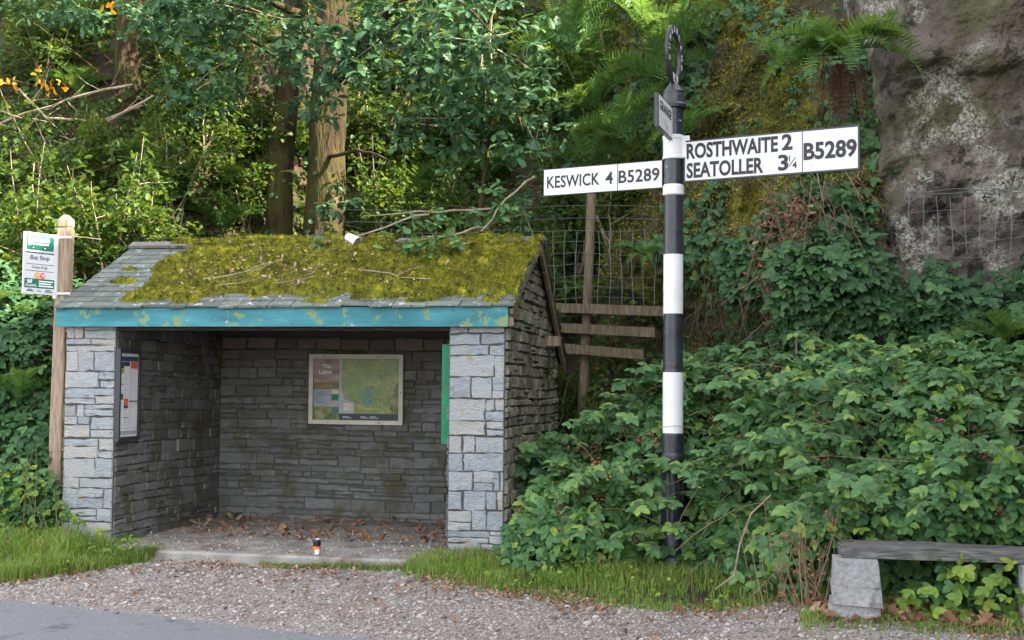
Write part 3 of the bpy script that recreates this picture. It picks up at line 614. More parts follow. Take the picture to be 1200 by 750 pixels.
# flag plate: seen almost edge on
ang = R_(70); pw, ph = .36, .565
org = np.array([-.012-pw*math.cos(ang), -.12-pw*math.sin(ang), 2.29])
fl = MB(); fl.box(0, pw, -.006, .006, 0, ph); fo = fl.build('sign_plate', M['paper'], bp, loc=org, rot=(0, 0, ang))
p = MB(); ly = -.008
rect(p, .03, pw-.03, ph-.16, ph-.03, 0, ly)
rect(p, .045, pw-.075, ph-.085, ph-.04, 2, ly-.001); rect(p, .045, pw-.075, ph-.125, ph-.085, 0, ly-.001)
for k in range(4): rect(p, .075+k*.053, .118+k*.053, ph-.085, ph-.05, 1, ly-.002)
rect(p, .045, .07, ph-.12, ph-.05, 1, ly-.002); rect(p, .08, pw-.09, ph-.112, ph-.098, 1, ly-.002)
for x in (.10, .23): disc(p, x, ph-.14, .016, 3, ly-.003); disc(p, x, ph-.14, .008, 1, ly-.004)
rect(p, .02, pw-.02, ph-.19, ph-.18, 4, ly); rect(p, .02, pw-.02, ph-.292, ph-.288, 4, ly); rect(p, .02, pw-.02, ph-.355, ph-.351, 4, ly)
disc(p, .155, ph-.395, .03, 5, ly); disc(p, .215, ph-.395, .03, 6, ly); rect(p, .015, pw-.015, .055, .14, 0, ly)
for k, (x0, x1) in enumerate(((.04, .12), (.15, .21), (.24, .33))): rect(p, x0, x1, .022, .03, 4 if k != 1 else 2, ly); rect(p, x0+.01, x1-.02, .036, .042, 4 if k != 1 else 2, ly)
put_text(p, 'Bus Stop', .075, ph-.262, w=.21, h=.055, y=ly, mi=4, bold=.012); put_text(p, 'Grange Bridge', .095, ph-.338, w=.17, h=.034, y=ly, mi=4)
put_text(p, '77', .138, ph-.41, h=.03, y=ly-.002, mi=1); put_text(p, '78', .198, ph-.41, h=.03, y=ly-.002, mi=1)
put_text(p, 'Cumbria', .03, .066, w=.115, h=.026, y=ly-.002, mi=1, bold=.02)
for k in range(3): rect(p, .17, .33-.02*(k % 2), .068+k*.022, .080+k*.022, 1, ly-.002)
p.poly([(.035, ly-.002, .128), (.05, ly-.002, .128), (.06, ly-.002, .105), (.085, ly-.002, .105), (.09, ly-.002, .13), (.10, ly-.002, .13), (.09, ly-.002, .097), (.05, ly-.002, .097)], 1)
po = p.build('printing', [M['print_teal'], M['print_white'], M['print_blue'], M['letter_black'], M['print_navy'], M['print_orange'], M['print_red']], fo)

# ------------------------------------------------------------------ fingerpost
FP = np.array([-.765, 10.6, .12])
fp = thing('fingerpost', tuple(FP), 0, 'black and white banded road signpost with three fingers and ring top', 'signpost')
Z = lambda z: z-FP[2]
f = MB()
prof = [(.115, -.3), (.115, .04), (.108, .08), (.098, .10), (.102, .18), (.094, .22), (.088, .28), (.088, Z(.98)), (.096, Z(1.0)), (.096, Z(1.03)), (.088, Z(1.05)), (.090, Z(1.19)), (.085, Z(1.205)), (.084, Z(1.21))]
mi = [0]*(len(prof)-1)
def ext(r, z, m_): prof.append((r, Z(z))); mi.append(m_)
ext(.083, 1.708, 1); ext(.086, 1.712, 0); ext(.082, 1.735, 0); ext(.081, 2.19, 0); ext(.081, 2.68, 1); ext(.080, 3.17, 0); ext(.088, 3.178, 1); ext(.088, 3.248, 1); ext(.080, 3.26, 1)
ext(.079, 3.46, 0); ext(.079, 3.9, 0)
f.lathe(prof, 28, mi); 
for k in range(14):                                                       # fluted foot
    a = k*2*math.pi/14; f.tube([(math.cos(a)*.088, math.sin(a)*.088, z) for z in (.29, Z(.97))], .006, 5, 0)
f.build('post', [M['black_paint'], M['white_paint']], fp, smooth=True)
f = MB(); f.lathe([(.086, Z(3.47)), (.092, Z(3.475)), (.092, Z(3.49)), (.087, Z(3.50)), (.087, Z(3.63)), (.092, Z(3.645)), (.092, Z(3.665)), (.080, Z(3.672))], 28)
f.box(.07, .135, -.05, -.02, Z(3.48), Z(3.66)); f.build('collar', M['white_paint'], fp)
f = MB(); f.lathe([(.088, Z(3.895)), (.108, Z(3.90)), (.110, Z(3.925)), (.098, Z(3.94)), (.092, Z(4.0)), (.088, Z(4.02)), (.090, Z(4.04)), (.07, Z(4.06)), (.058, Z(4.085)), (.045, Z(4.095)), (.03, Z(4.12)), (0, Z(4.125))], 28)
f.build('cap', M['black_iron'], fp, smooth=True)
# ring: flat annulus with raised letters, nearly edge on
f = MB(); k = 56; ro, ri, tt = .245, .180, .014; cz = Z(4.35)
an = np.arange(k+1)*2*math.pi/k
for a, b in zip(an[:-1], an[1:]):
    def q(r, y, t_): return (r*math.cos(t_), y, r*math.sin(t_))
    f.quad(q(ri, -tt, a), q(ri, -tt, b), q(ro, -tt, b), q(ro, -tt, a)); f.quad(q(ri, tt, b), q(ri, tt, a), q(ro, tt, a), q(ro, tt, b))
    f.quad(q(ro, -tt, a), q(ro, -tt, b), q(ro, tt, b), q(ro, tt, a)); f.quad(q(ri, -tt, b), q(ri, -tt, a), q(ri, tt, a), q(ri, tt, b))
f.box(-.035, .035, -.016, .016, -.27, -.235)
ring = f.build('finial_ring', M['black_iron'], fp, loc=(0, 0, cz), rot=(0, 0, R_(80)))
f = MB()
for side in (-1, 1):
    s_ = 'CUMBERLAND'
    for i, ch in enumerate(s_):
        V, T = text_geo(ch, h=.052, bold=.05); V = V-[V[:, 0].max()/2, .026, 0]; a = R_(90-side*0-(i-4.5)*24)
        r = .2125; c, s2 = math.cos(a-math.pi/2), math.sin(a-math.pi/2)
        Xl = V[:, 0]*c-V[:, 1]*s2+r*math.cos(a); Zl = V[:, 0]*s2+V[:, 1]*c+r*math.sin(a)
        f.add(np.stack([Xl*(-side), np.full(len(V), side*(tt+.003)), Zl], 1), T if side < 0 else T)
for y in (-tt-.0025, tt+.0025):
    for (x0, x1) in ((-.06, -.018), (.018, .06)):
        f.quad((x0, y, -.235), (x1, y, -.235), (x1*1.6, y, -.165), (x0*1.6, y, -.165))
f.build('lettering', M['white_paint'], ring)
def finger(base, tip, hgt, zc, label_parts, split, rims, name='finger_arm'):
    base, tip = np.array(base), np.array(tip); left = tip[0] < base[0] and abs(tip[0]-base[0]) > .3
    a, b = (tip, base) if left else (base, tip)
    d = b-a; L_ = math.hypot(*d); an_ = math.atan2(d[1], d[0])
    f = MB(); f.box(0, L_, -.016, .016, 0, hgt)
    o = f.build(name, M['black_iron'], fp, loc=(a[0]-FP[0], a[1]-FP[1], zc-hgt/2-FP[2]), rot=(0, 0, an_))
    f = MB(); r = .009
    if rims == 'thin': r = .006
    else: r = .013
    spx = split*L_ if split else None
    segs = [(r, L_-r)] if not spx else [(r, spx-.004), (spx+.004, L_-r)]
    for y in (-.0185, .0185):
        for x0, x1 in segs: f.quad((x0, y, r), (x1, y, r), (x1, y, hgt-r), (x0, y, hgt-r))
    f.build('plate', M['sign_white'], o)
    t = MB(); label_parts(t, L_, hgt)
    t.build('lettering', M['letter_black'], o); return o
def kes(t, L_, h):
    y = -.0205
    put_text(t, 'KESWICK', .035, .064, w=.505, h=.108, y=y, bold=.022, sp=1.03); put_text(t, '4', .592, .064, w=.072, h=.108, y=y, bold=.022); put_text(t, 'B5289', L_-.398, .062, w=.372, h=.112, y=y, bold=.022, sp=1.03)
def ros(t, L_, h):
    y = -.0205
    put_text(t, 'ROSTHWAITE', .025, .188, w=.775, h=.130, y=y, bold=.034); put_text(t, '2', .83, .196, w=.088, h=.130, y=y, bold=.034)
    put_text(t, 'SEATOLLER', .025, .028, w=.655, h=.130, y=y, bold=.034); put_text(t, '3', .80, .034, w=.085, h=.130, y=y, bold=.034)
    put_text(t, '1', .890, .105, h=.048, y=y, bold=.01); put_text(t, '4', .915, .045, h=.055, y=y, bold=.012)
    t.quad((.885, y, .065), (.893, y, .065), (.945, y, .135), (.937, y, .135))
    put_text(t, 'B5289', L_-.438, .100, w=.418, h=.142, y=y, bold=.034)
def gra(t, L_, h):
    y = -.0205; put_text(t, 'GRANGE', .05, .145, w=L_-.12, h=.075, y=y, bold=.02); put_text(t, '1', .28, .045, h=.06, y=y, bold=.02); put_text(t, '4', .34, .03, h=.05, y=y, bold=.02)
finger((-.85, 10.615), (-1.912, 10.95), .235, 3.355, kes, .635, 'thin')
finger((-.672, 10.57), (.700, 10.12), .345, 3.445, ros, .690, 'wide')
# the third finger comes forward past the post, its lettered face to the right
def third():
    tip, base = np.array([-.852, 9.93]), np.array([-.785, 10.53]); d = base-tip; L_ = math.hypot(*d)
    f = MB(); f.box(0, L_, -.016, .016, 0, .265)
    o = f.build('finger_arm', M['black_iron'], fp, loc=(tip[0]-FP[0], tip[1]-FP[1], 3.755-.1325-FP[2]), rot=(0, 0, math.atan2(d[1], d[0])))
    f = MB(); 
    for y in (-.0185, .0185): f.quad((.012, y, .009), (L_-.01, y, .009), (L_-.01, y, .256), (.012, y, .256))
    f.build('plate', M['sign_white'], o); t = MB(); gra(t, L_, .265); t.build('lettering', M['letter_black'], o)
third()

# ------------------------------------------------------------------ bench
bn = thing('bench', (.4, 8.45, 0), R_(-1.5), 'weathered timber plank bench on two stone piers by the brambles', 'bench')
def pier(x, w, d, h):
    mb = MB(); mb.box(x+.02, x+w-.02, .03, d-.02, -.1, h-.02, 0)
    z = -.05
    while z < h-.02:
        c = min(rng.uniform(.105, .15), h-z); c = h-z if h-z-c < .06 else c
        sp = rng.uniform(-.012, .012); k = (h-z)/h*.014
        cuts = [0, rng.choice([rng.uniform(.12, .3), rng.uniform(.7, .88)]), 1] if rng.random() < .6 else [0, 1]
        for a, b in zip(cuts[:-1], cuts[1:]):
            x0, x1 = x+sp-k+(w+2*k)*a+.002, x+sp-k+(w+2*k)*b-.002
            n = 5; P = []
            mb.box(x0, x1, rng.uniform(-.022, .006), d*rng.uniform(.96, 1.02), z+.0015, z+c-.0015, 1, j=.006)
        z += c
    return mb.build('pier', [M['joint'], M['granite']], bn)
pier(.01, .285, .42, .492); pier(1.16, .29, .42, .492)
mb = MB(); nx, ny = 130, 14
xs = np.linspace(.06, 2.3, nx); ys = np.linspace(.20, .57, ny); Xp, Yp = np.meshgrid(xs, ys, indexing='ij')
Pq = np.stack([Xp*.7, Yp*9, Xp*0], -1); zt = .566+fbm(Pq, 2, 4, 31)*.010-.05*np.clip(.12-Xp, 0, 1)*4*np.clip(.5-Yp, 0, 1)
Yp2 = Yp+(fbm(np.stack([Xp, Xp*0, Xp*0], -1), 3, 4, 33)*.012)
top = np.stack([Xp+.02*fbm(np.stack([Yp*8, Yp*0, Yp*0], -1), 2, 3, 35)*(Xp < .2), Yp2, zt], -1); bot = top.copy(); bot[..., 2] = .494+.004*fbm(Pq, 3, 2, 36)
mb.add(top.reshape(-1, 3), grid_tris(nx, ny)); mb.add(bot.reshape(-1, 3), grid_tris(nx, ny)[:, ::-1])
def strip(A, B): 
    for i in range(len(A)-1): mb.quad(A[i], A[i+1], B[i+1], B[i])
strip(bot[:, 0], top[:, 0]); strip(top[:, -1], bot[:, -1]); strip(top[0], bot[0]); strip(bot[-1], top[-1])
mb.build('plank', M['bench_timber'], bn)

# ------------------------------------------------------------------ drink can and paper cup
cn = thing('drink_can', (-3.774, 10.47, FL-.001), R_(35), 'small orange and black drink can standing on the shelter floor', 'can')
f = MB(); f.lathe([(.0, 0), (.026, .0), (.033, .012), (.033, .045), (.033, .085), (.033, .125), (.027, .138)], 20, [2, 2, 2, 1, 0, 0]); f.build('can_body', [M['can_black'], M['can_orange'], M['can_metal']], cn, smooth=True)
f = MB(); f.lathe([(.027, .138), (.028, .146), (.025, .146), (.024, .140), (0, .140)], 20); f.build('can_lid', M['can_metal'], cn)
f = MB(); a0 = np.linspace(-2.3, -1.2, 8)
for a, b in zip(a0[:-1], a0[1:]): f.quad((.034*math.cos(a), .034*math.sin(a), .02), (.034*math.cos(b), .034*math.sin(b), .02), (.034*math.cos(b), .034*math.sin(b), .06), (.034*math.cos(a), .034*math.sin(a), .06))
f.build('can_label', M['print_white'], cn)
cu = thing('paper_cup', (-3.985, 11.98, 2.935), 0, 'white paper cup lying on the mossy roof near the ridge', 'cup')
f = MB(); f.lathe([(0, 0), (.027, 0), (.038, .095), (.040, .097), (.038, .099), (.036, .095), (.026, .004)], 20); cu.scale = (1.5,)*3; o = f.build('cup_body', M['cup_white'], cu, loc=(-.045, 0, .065), rot=(R_(20), R_(118), 0))

# ------------------------------------------------------------------ fence behind the shelter
fc = thing('stock_fence', (-1.95, 14.0, 1.1), 0, 'timber and wire stock fence on the bank right of the shelter', 'fence')
def at_fc(o): o.parent = fc; o.matrix_parent_inverse = Matrix.Translation((1.95, -14, -1.1)); return o
f = MB(); f.tube([(-2.02, 14, .8), (-1.985, 14, 1.7), (-1.945, 14, 2.7), (-1.915, 14, 3.74)], [.062, .058, .055, .052], 9); at_fc(f.build('fence_post', M['fence_timber'], smooth=True))
f = MB(); f.tube([(-5.2, 14.35, .9), (-5.2, 14.35, 3.4)], .055, 9); at_fc(f.build('fence_post', M['fence_timber'], smooth=True))
for (x0, z0, x1, z1) in ((-2.75, 2.46, -1.08, 2.40), (-2.75, 2.25, -1.20, 2.17), (-2.75, 2.04, -1.32, 1.93)):
    mb = MB(); n = 14
    for k in range(n):
        a, b = k/n, (k+1)/n
        xa, xb = x0+(x1-x0)*a, x0+(x1-x0)*b; za, zb = z0+(z1-z0)*a, z0+(z1-z0)*b; h = .052
        mb.quad((xa, 13.88, za-h), (xb, 13.88, zb-h), (xb, 13.88, zb+h), (xa, 13.88, za+h)); mb.quad((xa, 13.88, za+h), (xb, 13.88, zb+h), (xb, 13.935, zb+h), (xa, 13.935, za+h)); mb.quad((xb, 13.88, zb-h), (xa, 13.88, za-h), (xa, 13.935, za-h), (xb, 13.935, zb-h))
    mb.quad((x1, 13.88, z1-h), (x1, 13.935, z1-h), (x1, 13.935, z1+h), (x1, 13.88, z1+h)); at_fc(mb.build('rail', M['fence_timber']))
def netting(mb, xs, zs, yf, r=.0022, sag=.012):
    for z in zs:
        xx = np.linspace(xs[0], xs[-1], 40); mb.tube(np.stack([xx, yf(xx), z+sag*np.sin(xx*3.1+z*5)+.01*np.sin(xx*7+z)], 1), r*1.1, 3, cap=False)
    for x in xs:
        zz = np.linspace(zs[0], zs[-1], 8); mb.tube(np.stack([x+.012*np.sin(zz*6+x*9), yf(np.full(8, x))+.004, zz], 1), r, 3, cap=False)
f = MB(); netting(f, np.arange(-5.2, -1.1, .125), [2.36, 2.45, 2.55, 2.66, 2.78, 2.91, 3.04, 3.17, 3.30], lambda x: x*0+13.95)
for z in (3.42, 3.56): xx = np.linspace(-5.2, -1.0, 40); f.tube(np.stack([xx, xx*0+13.95, z+.02*np.sin(xx*2.3)], 1), .0028, 3, cap=False)
at_fc(f.build('wire_netting', M['wire']))
wn = thing('wire_netting', (2.2, 12.5, 2.9), 0, 'sagging wire netting stretched across the lichened rock face', 'wire fence')
f = MB(); netting(f, np.arange(-.9, 1.9, .13), [-.05, .08, .22, .36, .50], lambda x: x*0, sag=.03)
for z in (.53, .55): xx = np.linspace(-.9, 1.9, 30); f.tube(np.stack([xx, xx*0-.01, z+.015*np.sin(xx*9+z*90)], 1), .004, 3, cap=False)
f.build('netting', M['wire'], wn)
f = MB(); f.tube([(1.0, .03, -.7), (1.0, .02, .62)], .045, 8); f.build('fence_post', M['fence_timber'], wn)

# ------------------------------------------------------------------ leaves
def leaf_tpl(rows, fold=.25, droop=.25, twist=0.):
    V, T = [], []
    for y, x in rows:
        z = -droop*y*y
        V += [(0, y, z), (x, y, z+fold*x), (-x, y, z+fold*x)]
    for i in range(len(rows)-1):
        a, b = 3*i, 3*i+3
        T += [(a, a+1, b+1), (a, b+1, b), (a, b, b+2), (a, b+2, a+2)]
    return np.array(V, float), np.array(T)
def join_tpl(parts):
    V, T, n = [], [], 0
    for v, t in parts: V.append(v); T.append(t+n); n += len(v)
    return np.concatenate(V), np.concatenate(T)
def rz(V, a, off=(0, 0, 0), s=1.):
    c, k = math.cos(a), math.sin(a); return np.stack([V[:, 0]*c-V[:, 1]*k, V[:, 0]*k+V[:, 1]*c, V[:, 2]], 1)*s+np.array(off)
OAK = leaf_tpl([(0, .02), (.14, .07), (.27, .22), (.36, .12), (.5, .30), (.59, .16), (.72, .31), (.82, .18), (.92, .15), (1, .02)], .25, .25)
OVATE = leaf_tpl([(0, .02), (.3, .33), (.62, .30), (1, 0)], .3, .3)
LFL = leaf_tpl([(0, .03), (.25, .31), (.55, .36), (.82, .20), (1, 0)], .2, .2)
# three leaflets sharing one stalk so that the whole leaf keeps one colour
def trifoliate():
    P = [(rz(LFL[0], 0, (0, .32, 0), .78), LFL[1]), (rz(LFL[0], 1.25, (0, .22, 0), .66), LFL[1]), (rz(LFL[0], -1.25, (0, .22, 0), .66), LFL[1])]
    st = (np.array([(0, 0, 0), (.012, .3, -.01), (-.012, .3, -.01)]), np.array([[0, 1, 2]]))
    V, T = join_tpl(P+[st]); n = len(LFL[0])
    for k in range(3): T[T == k*n] = 3*n
    return V, T
TRI = trifoliate()
def scatter(tpl, pos, dirs, norms, size, mb=None, mi=0):
    V, T = tpl; y = unit(np.asarray(dirs, float)); x = unit(np.cross(y, norms)); z = np.cross(x, y)
    size = np.broadcast_to(np.asarray(size, float), (len(pos),))[:, None, None]
    P = (V[None, :, 0:1]*x[:, None]+V[None, :, 1:2]*y[:, None]+V[None, :, 2:3]*z[:, None])*size+np.asarray(pos)[:, None]
    n = len(V); TT = (T[None]+(np.arange(len(pos))*n)[:, None, None]).reshape(-1, 3)
    if mb is not None: mb.add(P.reshape(-1, 3), TT, mi)
    return P.reshape(-1, 3), TT
def rn(n, s=1.): return rng.normal(0, s, (n, 3))

def frond(mb, root, az, L_, lift, curl, pinn=22, wide=.20, mi=0, droopy=0., rach=None):
    """one fern frond: an arching stalk with tapering leaflets on both sides"""
    n = pinn; s = np.linspace(0, 1, n+3); el = lift-curl*s**1.3
    st = L_/(n+2); h = np.array([math.cos(az), math.sin(az), 0]); P = [np.array(root, float)]
    for k in range(n+2): P.append(P[-1]+st*(h*math.cos(el[k])+np.array([0, 0, math.sin(el[k])])))
    P = np.array(P); side = np.array([-math.sin(az), math.cos(az), 0]); fwd = unit(np.gradient(P, axis=0)); up = np.cross(fwd, side)*-1
    pos, dr, nm, sz = [], [], [], []
    for k in range(3, n+2):
        t = k/(n+2); w = wide*L_*(math.sin(math.pi*min(1, t*.93+.07))**.75)*(1-.25*t)
        for sg in (-1, 1):
            pos.append(P[k]); dr.append(side*sg+fwd[k]*.45-up[k]*.12+rng.normal(0, .05, 3)); nm.append(up[k]*1.+rng.normal(0, .2, 3)); sz.append(max(w, .012))
    V, T = leaf_tpl([(0, .08), (.3, .098), (.7, .058), (1, 0)], .1, .3)
    Vp, Tp = scatter((V, T), np.array(pos), np.array(dr), np.array(nm), np.array(sz))
    # leaflets hang on the stalk: one island per frond half would be dull, so each leaflet keeps its own shade
    mb.add(Vp, Tp, mi); mb.tube(P[::2], np.linspace(.006, .0015, len(P[::2]))*L_/.8, 3, mi if rach is None else rach, cap=False)
def fern_mesh(name, n, L_, lift=(.7, 1.2), curl=(1.0, 1.7), az=None, seed=0, mats=None, dead=0):
    mb = MB()
    for k in range(n):
        a = (az[0]+(az[1]-az[0])*rng.random()) if az else k*2*math.pi/n+rng.uniform(-.3, .3)
        frond(mb, (rng.normal(0, .03), rng.normal(0, .03), 0), a, L_*rng.uniform(.7, 1.1), rng.uniform(*lift), rng.uniform(*curl), wide=rng.uniform(.19, .25))
    me = mb.mesh(name); me.materials.append(M['fern_leaf']); return me

def limb(p0, p1, r0, r1, n=8, wob=.05, mb=None, k=6, mi=0, sag=0.):
    t = np.linspace(0, 1, n)[:, None]; p0, p1 = np.array(p0, float), np.array(p1, float); P = p0+(p1-p0)*t
    L_ = np.linalg.norm(p1-p0); w = np.cumsum(rng.normal(0, wob*L_/n, (n, 3)), 0); w -= t*w[-1]; P = P+w; P[:, 2] += sag*np.sin(t[:, 0]*math.pi)
    mb.tube(P, np.linspace(r0, r1, n), k, mi, cap=False); return P

# ---- grass
def grass_patch(name, pts, hgt, label, mats=('grass', 'hay')):
    n = len(pts); x, y = pts[:, 0], pts[:, 1]; z = ground_h(x, y)
    P = np.stack([x, y, z], 1); a = rng.uniform(0, 2*math.pi, n); h = hgt*rng.uniform(.35, 1.3, n)*(.75+.55*np.clip(fbm(np.stack([x, y, x*0], -1), 1.8, 3, 53)+.3, -.6, 1.2))
    ln = np.stack([np.cos(a), np.sin(a), np.zeros(n)], 1); bend = rng.uniform(.15, .9, n)[:, None]*h[:, None]
    sd_ = np.stack([-np.sin(a), np.cos(a), np.zeros(n)], 1)*rng.uniform(.0022, .0045, n)[:, None]
    up = np.array([0, 0, 1.])
    m1 = P+ln*bend*.3+up*h[:, None]*.6; m2 = P+ln*bend+up*h[:, None]*rng.uniform(.7, 1., n)[:, None]
    V = np.stack([P-sd_, P+sd_, m1-sd_*.8, m1+sd_*.8, m2], 1).reshape(-1, 3)
    T = (np.array([[0, 1, 3], [0, 3, 2], [2, 3, 4]])[None]+5*np.arange(n)[:, None, None]).reshape(-1, 3)
    mi = np.repeat((rng.random(n) < .10+.3*np.clip(fbm(P, 1.2, 3, 55), 0, 1)).astype(int), 3)
    return tag(link(name, mesh_tri(name, V, T, mi), [M[k] for k in mats]), label, None, None, 'stuff')
def scatter_xy(n, poly_lo, poly_hi, x0, x1, clump=1.):
    x = rng.uniform(x0, x1, n*3); lo, hi = poly_lo(x), poly_hi(x); y = lo+(hi-lo)*rng.random(n*3)
    keep = (hi > lo) & (fbm(np.stack([x, y, x*0], -1), 2.2, 3, 51)*.7+.55*clump+.25*rng.normal(0, 1, n*3) > .3)
    P = np.stack([x, y+np.where(rng.random(n*3) < .35, rng.normal(0, .11, n*3), 0)], 1)[keep]; return P[:n]
gl = scatter_xy(19000, lambda x: gravel_far(x)-.12, lambda x: np.interp(x, [-9, -6.6, -6.3, -5.6], [10.8, 10.8, 10.75, 10.45]), -9, -5.25, 1.1)
grass_patch('grass', gl, .19, 'bright green grass verge at the left of the shelter')
gc_ = scatter_xy(17000, lambda x: gravel_far(x)-.12, lambda x: np.interp(x, [-3.0, -2.8, -2.2, -1.6, -.4, .5], [10.5, 10.78, 10.85, 10.5, 10.1, 9.5]), -2.95, .6, 1.05)
gc_ = gc_[(gc_[:, 0] < -.6) | (rng.random(len(gc_)) < .45)]
grass_patch('grass', gc_, .115, 'green grass verge between the shelter and the bramble thicket')
gs = np.stack([rng.uniform(-5.2, -2.7, 3000), 10.40+rng.normal(0, .035, 3000)], 1); gs = gs[fbm(np.stack([gs[:, 0], gs[:, 0]*0, gs[:, 0]*0], -1), 2.2, 3, 57) > .12]; gs = gs[gs[:, 1] < 10.43]
grass_patch('grass', gs, .07, 'short grass tufts along the foot of the floor slab')
tl = scatter_xy(2500, lambda x: x*0+8.25, lambda x: x*0+8.6, .2, 1.9, .8); grass_patch('grass', tl, .09, 'thin grass around the bench pier')

for (pts_, n_, lab) in ((gl, 900, 'broad leaved weeds in the left grass verge'), (gc_, 900, 'broad leaved weeds in the grass below the brambles')):
    q = pts_[rng.integers(0, len(pts_), n_)]; q = q[fbm(np.stack([q[:, 0], q[:, 1], q[:, 0]*0], -1), 2.5, 3, 59) > .05]; P = np.stack([q[:, 0], q[:, 1], ground_h(q[:, 0], q[:, 1])+rng.uniform(.02, .12, len(q))], 1)
    Vp, Tp = scatter(OVATE, P, rn(len(P))*[1, 1, .4], rn(len(P), .35)+[0, -.2, 1], rng.uniform(.025, .06, len(P))); tag(link('weeds', mesh_tri('weeds', Vp, Tp), M['young_leaf']), lab, None, None, 'stuff')
# ---- gravel stones and fallen leaves
def ico():
    t = (1+5**.5)/2; V = unit(np.array([(-1, t, 0), (1, t, 0), (-1, -t, 0), (1, -t, 0), (0, -1, t), (0, 1, t), (0, -1, -t), (0, 1, -t), (t, 0, -1), (t, 0, 1), (-t, 0, -1), (-t, 0, 1)], float))
    T = np.array([(0, 11, 5), (0, 5, 1), (0, 1, 7), (0, 7, 10), (0, 10, 11), (1, 5, 9), (5, 11, 4), (11, 10, 2), (10, 7, 6), (7, 1, 8), (3, 9, 4), (3, 4, 2), (3, 2, 6), (3, 6, 8), (3, 8, 9), (4, 9, 5), (2, 4, 11), (6, 2, 10), (8, 6, 7), (9, 8, 1)]); return V, T
ICO = ico()
n = 30000; x = rng.uniform(-7.5, 2.2, n); y = road_edge(x)-.1+rng.random(n)*(gravel_far(x)+.12-road_edge(x))
keep = rng.random(n) < np.where(y < road_edge(x)+.15, .4, 1.); x, y = x[keep], y[keep]; n = len(x)
sz = rng.lognormal(-4.92, .48, n); P = np.stack([x, y, ground_h(x, y)+.004+sz*.25], 1)
Vp, Tp = scatter((ICO[0]*[1, .8, .55], ICO[1]), P, rn(n)*[1, 1, .15], rn(n, .3)+[0, 0, 1], sz)
tag(link('gravel', mesh_tri('gravel', Vp, Tp), M['pebble']), 'loose grey and brown gravel stones on the lay-by', None, None, 'stuff')
CURL = leaf_tpl([(0, .02), (.14, .07), (.27, .22), (.36, .12), (.5, .30), (.59, .16), (.72, .31), (.92, .15), (1, .02)], .7, -.35)
def litter(name, P, size, label, up=.5, m_='brown_leaf'):
    n = len(P); Vp, Tp = scatter(CURL, P, rn(n)*[1, 1, .3], rn(n, up)+[0, 0, 1], size*rng.uniform(.6, 1.25, n))
    return tag(link(name, mesh_tri(name, Vp, Tp), M[m_]), label, None, None, 'stuff')
def on_ground(x, y, dz=.012): return np.stack([x, y, ground_h(x, y)+dz], 1)
n = 2600; x = rng.uniform(-7, 2.2, n); g = gravel_far(x); y = g-np.abs(rng.normal(0, .32, n))+.08
y = np.where(rng.random(n) < .25, road_edge(x)+rng.random(n)*(g-road_edge(x)), y)
kp = fbm(np.stack([x*1.6, y*2, x*0], -1), 1.5, 3, 81)+rng.normal(0, .3, n) > .05
litter('fallen_leaves', on_ground(x[kp], y[kp]), .047, 'brown fallen oak leaves along the edge of the gravel')
n = 3000; x = rng.uniform(-7, 2.2, n); y = gravel_far(x)-np.abs(rng.normal(0, .16, n))+.06; kp = fbm(np.stack([x*1.1, x*0, x*0], -1), 1.5, 3, 83)+rng.normal(0, .3, n) > -.1
litter('fallen_leaves', on_ground(x[kp], y[kp], .010), .036, 'pale dry leaf scraps drifted against the slab and the verge', .4, 'pale_leaf')
n = 420; x = rng.uniform(-5.8, -2.8, n); y = 10.55+rng.random(n)*2.5
litter('fallen_leaves', np.stack([x, y, np.full(n, FL+.008)], 1), .03, 'brown fallen leaves blown over the shelter floor', .25, 'pale_leaf')
n = 1500; x = rng.uniform(-5.8, -2.8, n); y = 10.5+rng.random(n)*2.55; sz = rng.lognormal(-5.0, .35, n)
Vp, Tp = scatter(ICO, np.stack([x, y, np.full(n, FL+.006)], 1), rn(n), rn(n), sz); tag(link('grit', mesh_tri('grit', Vp, Tp), M['pebble']), 'small grit scattered on the shelter floor', None, None, 'stuff')
pu = []
for (u0, v0, su, sv, k) in ((1.75, .85, .35, .25, 110), (2.25, .55, .2, .22, 90), (1.35, .45, .3, .2, 35), (2.5, 1.1, .5, .25, 60), (3.1, .4, .4, .15, 30), (1.1, 1.0, .3, .3, 20)):
    u = np.clip(rng.normal(u0, su, k), .4, 4.2); v = np.clip(rng.normal(v0, sv, k), .1, 1.55)
    iu = (u/(RX1-RX0)*(nu-1)).astype(int); iv = (v/LF*(nv-1)).astype(int); pu.append(MOSS_TOP[iu, iv]+[0, -.01, .03])
litter('fallen_leaves', np.concatenate(pu), .043, 'dry pale brown leaves caught on the mossy shelter roof', .6, 'pale_leaf')
n = 2600; x = rng.uniform(-2.1, .2, n); y = rng.uniform(11, 14.6, n); litter('fallen_leaves', on_ground(x, y, .02), .09, 'brown leaf litter on the bank below the fence', .7)
n = 5000; x = rng.uniform(-12, -2, n); y = rng.uniform(11.5, 20, n); litter('fallen_leaves', on_ground(x, y, .02), .10, 'dry leaf litter on the wooded hillside', .7)
n = 700; x = rng.uniform(.3, 2.2, n); y = rng.uniform(8.35, 9.3, n); litter('fallen_leaves', on_ground(x, y, .02), .09, 'brown leaves collected underneath the plank bench', .7)
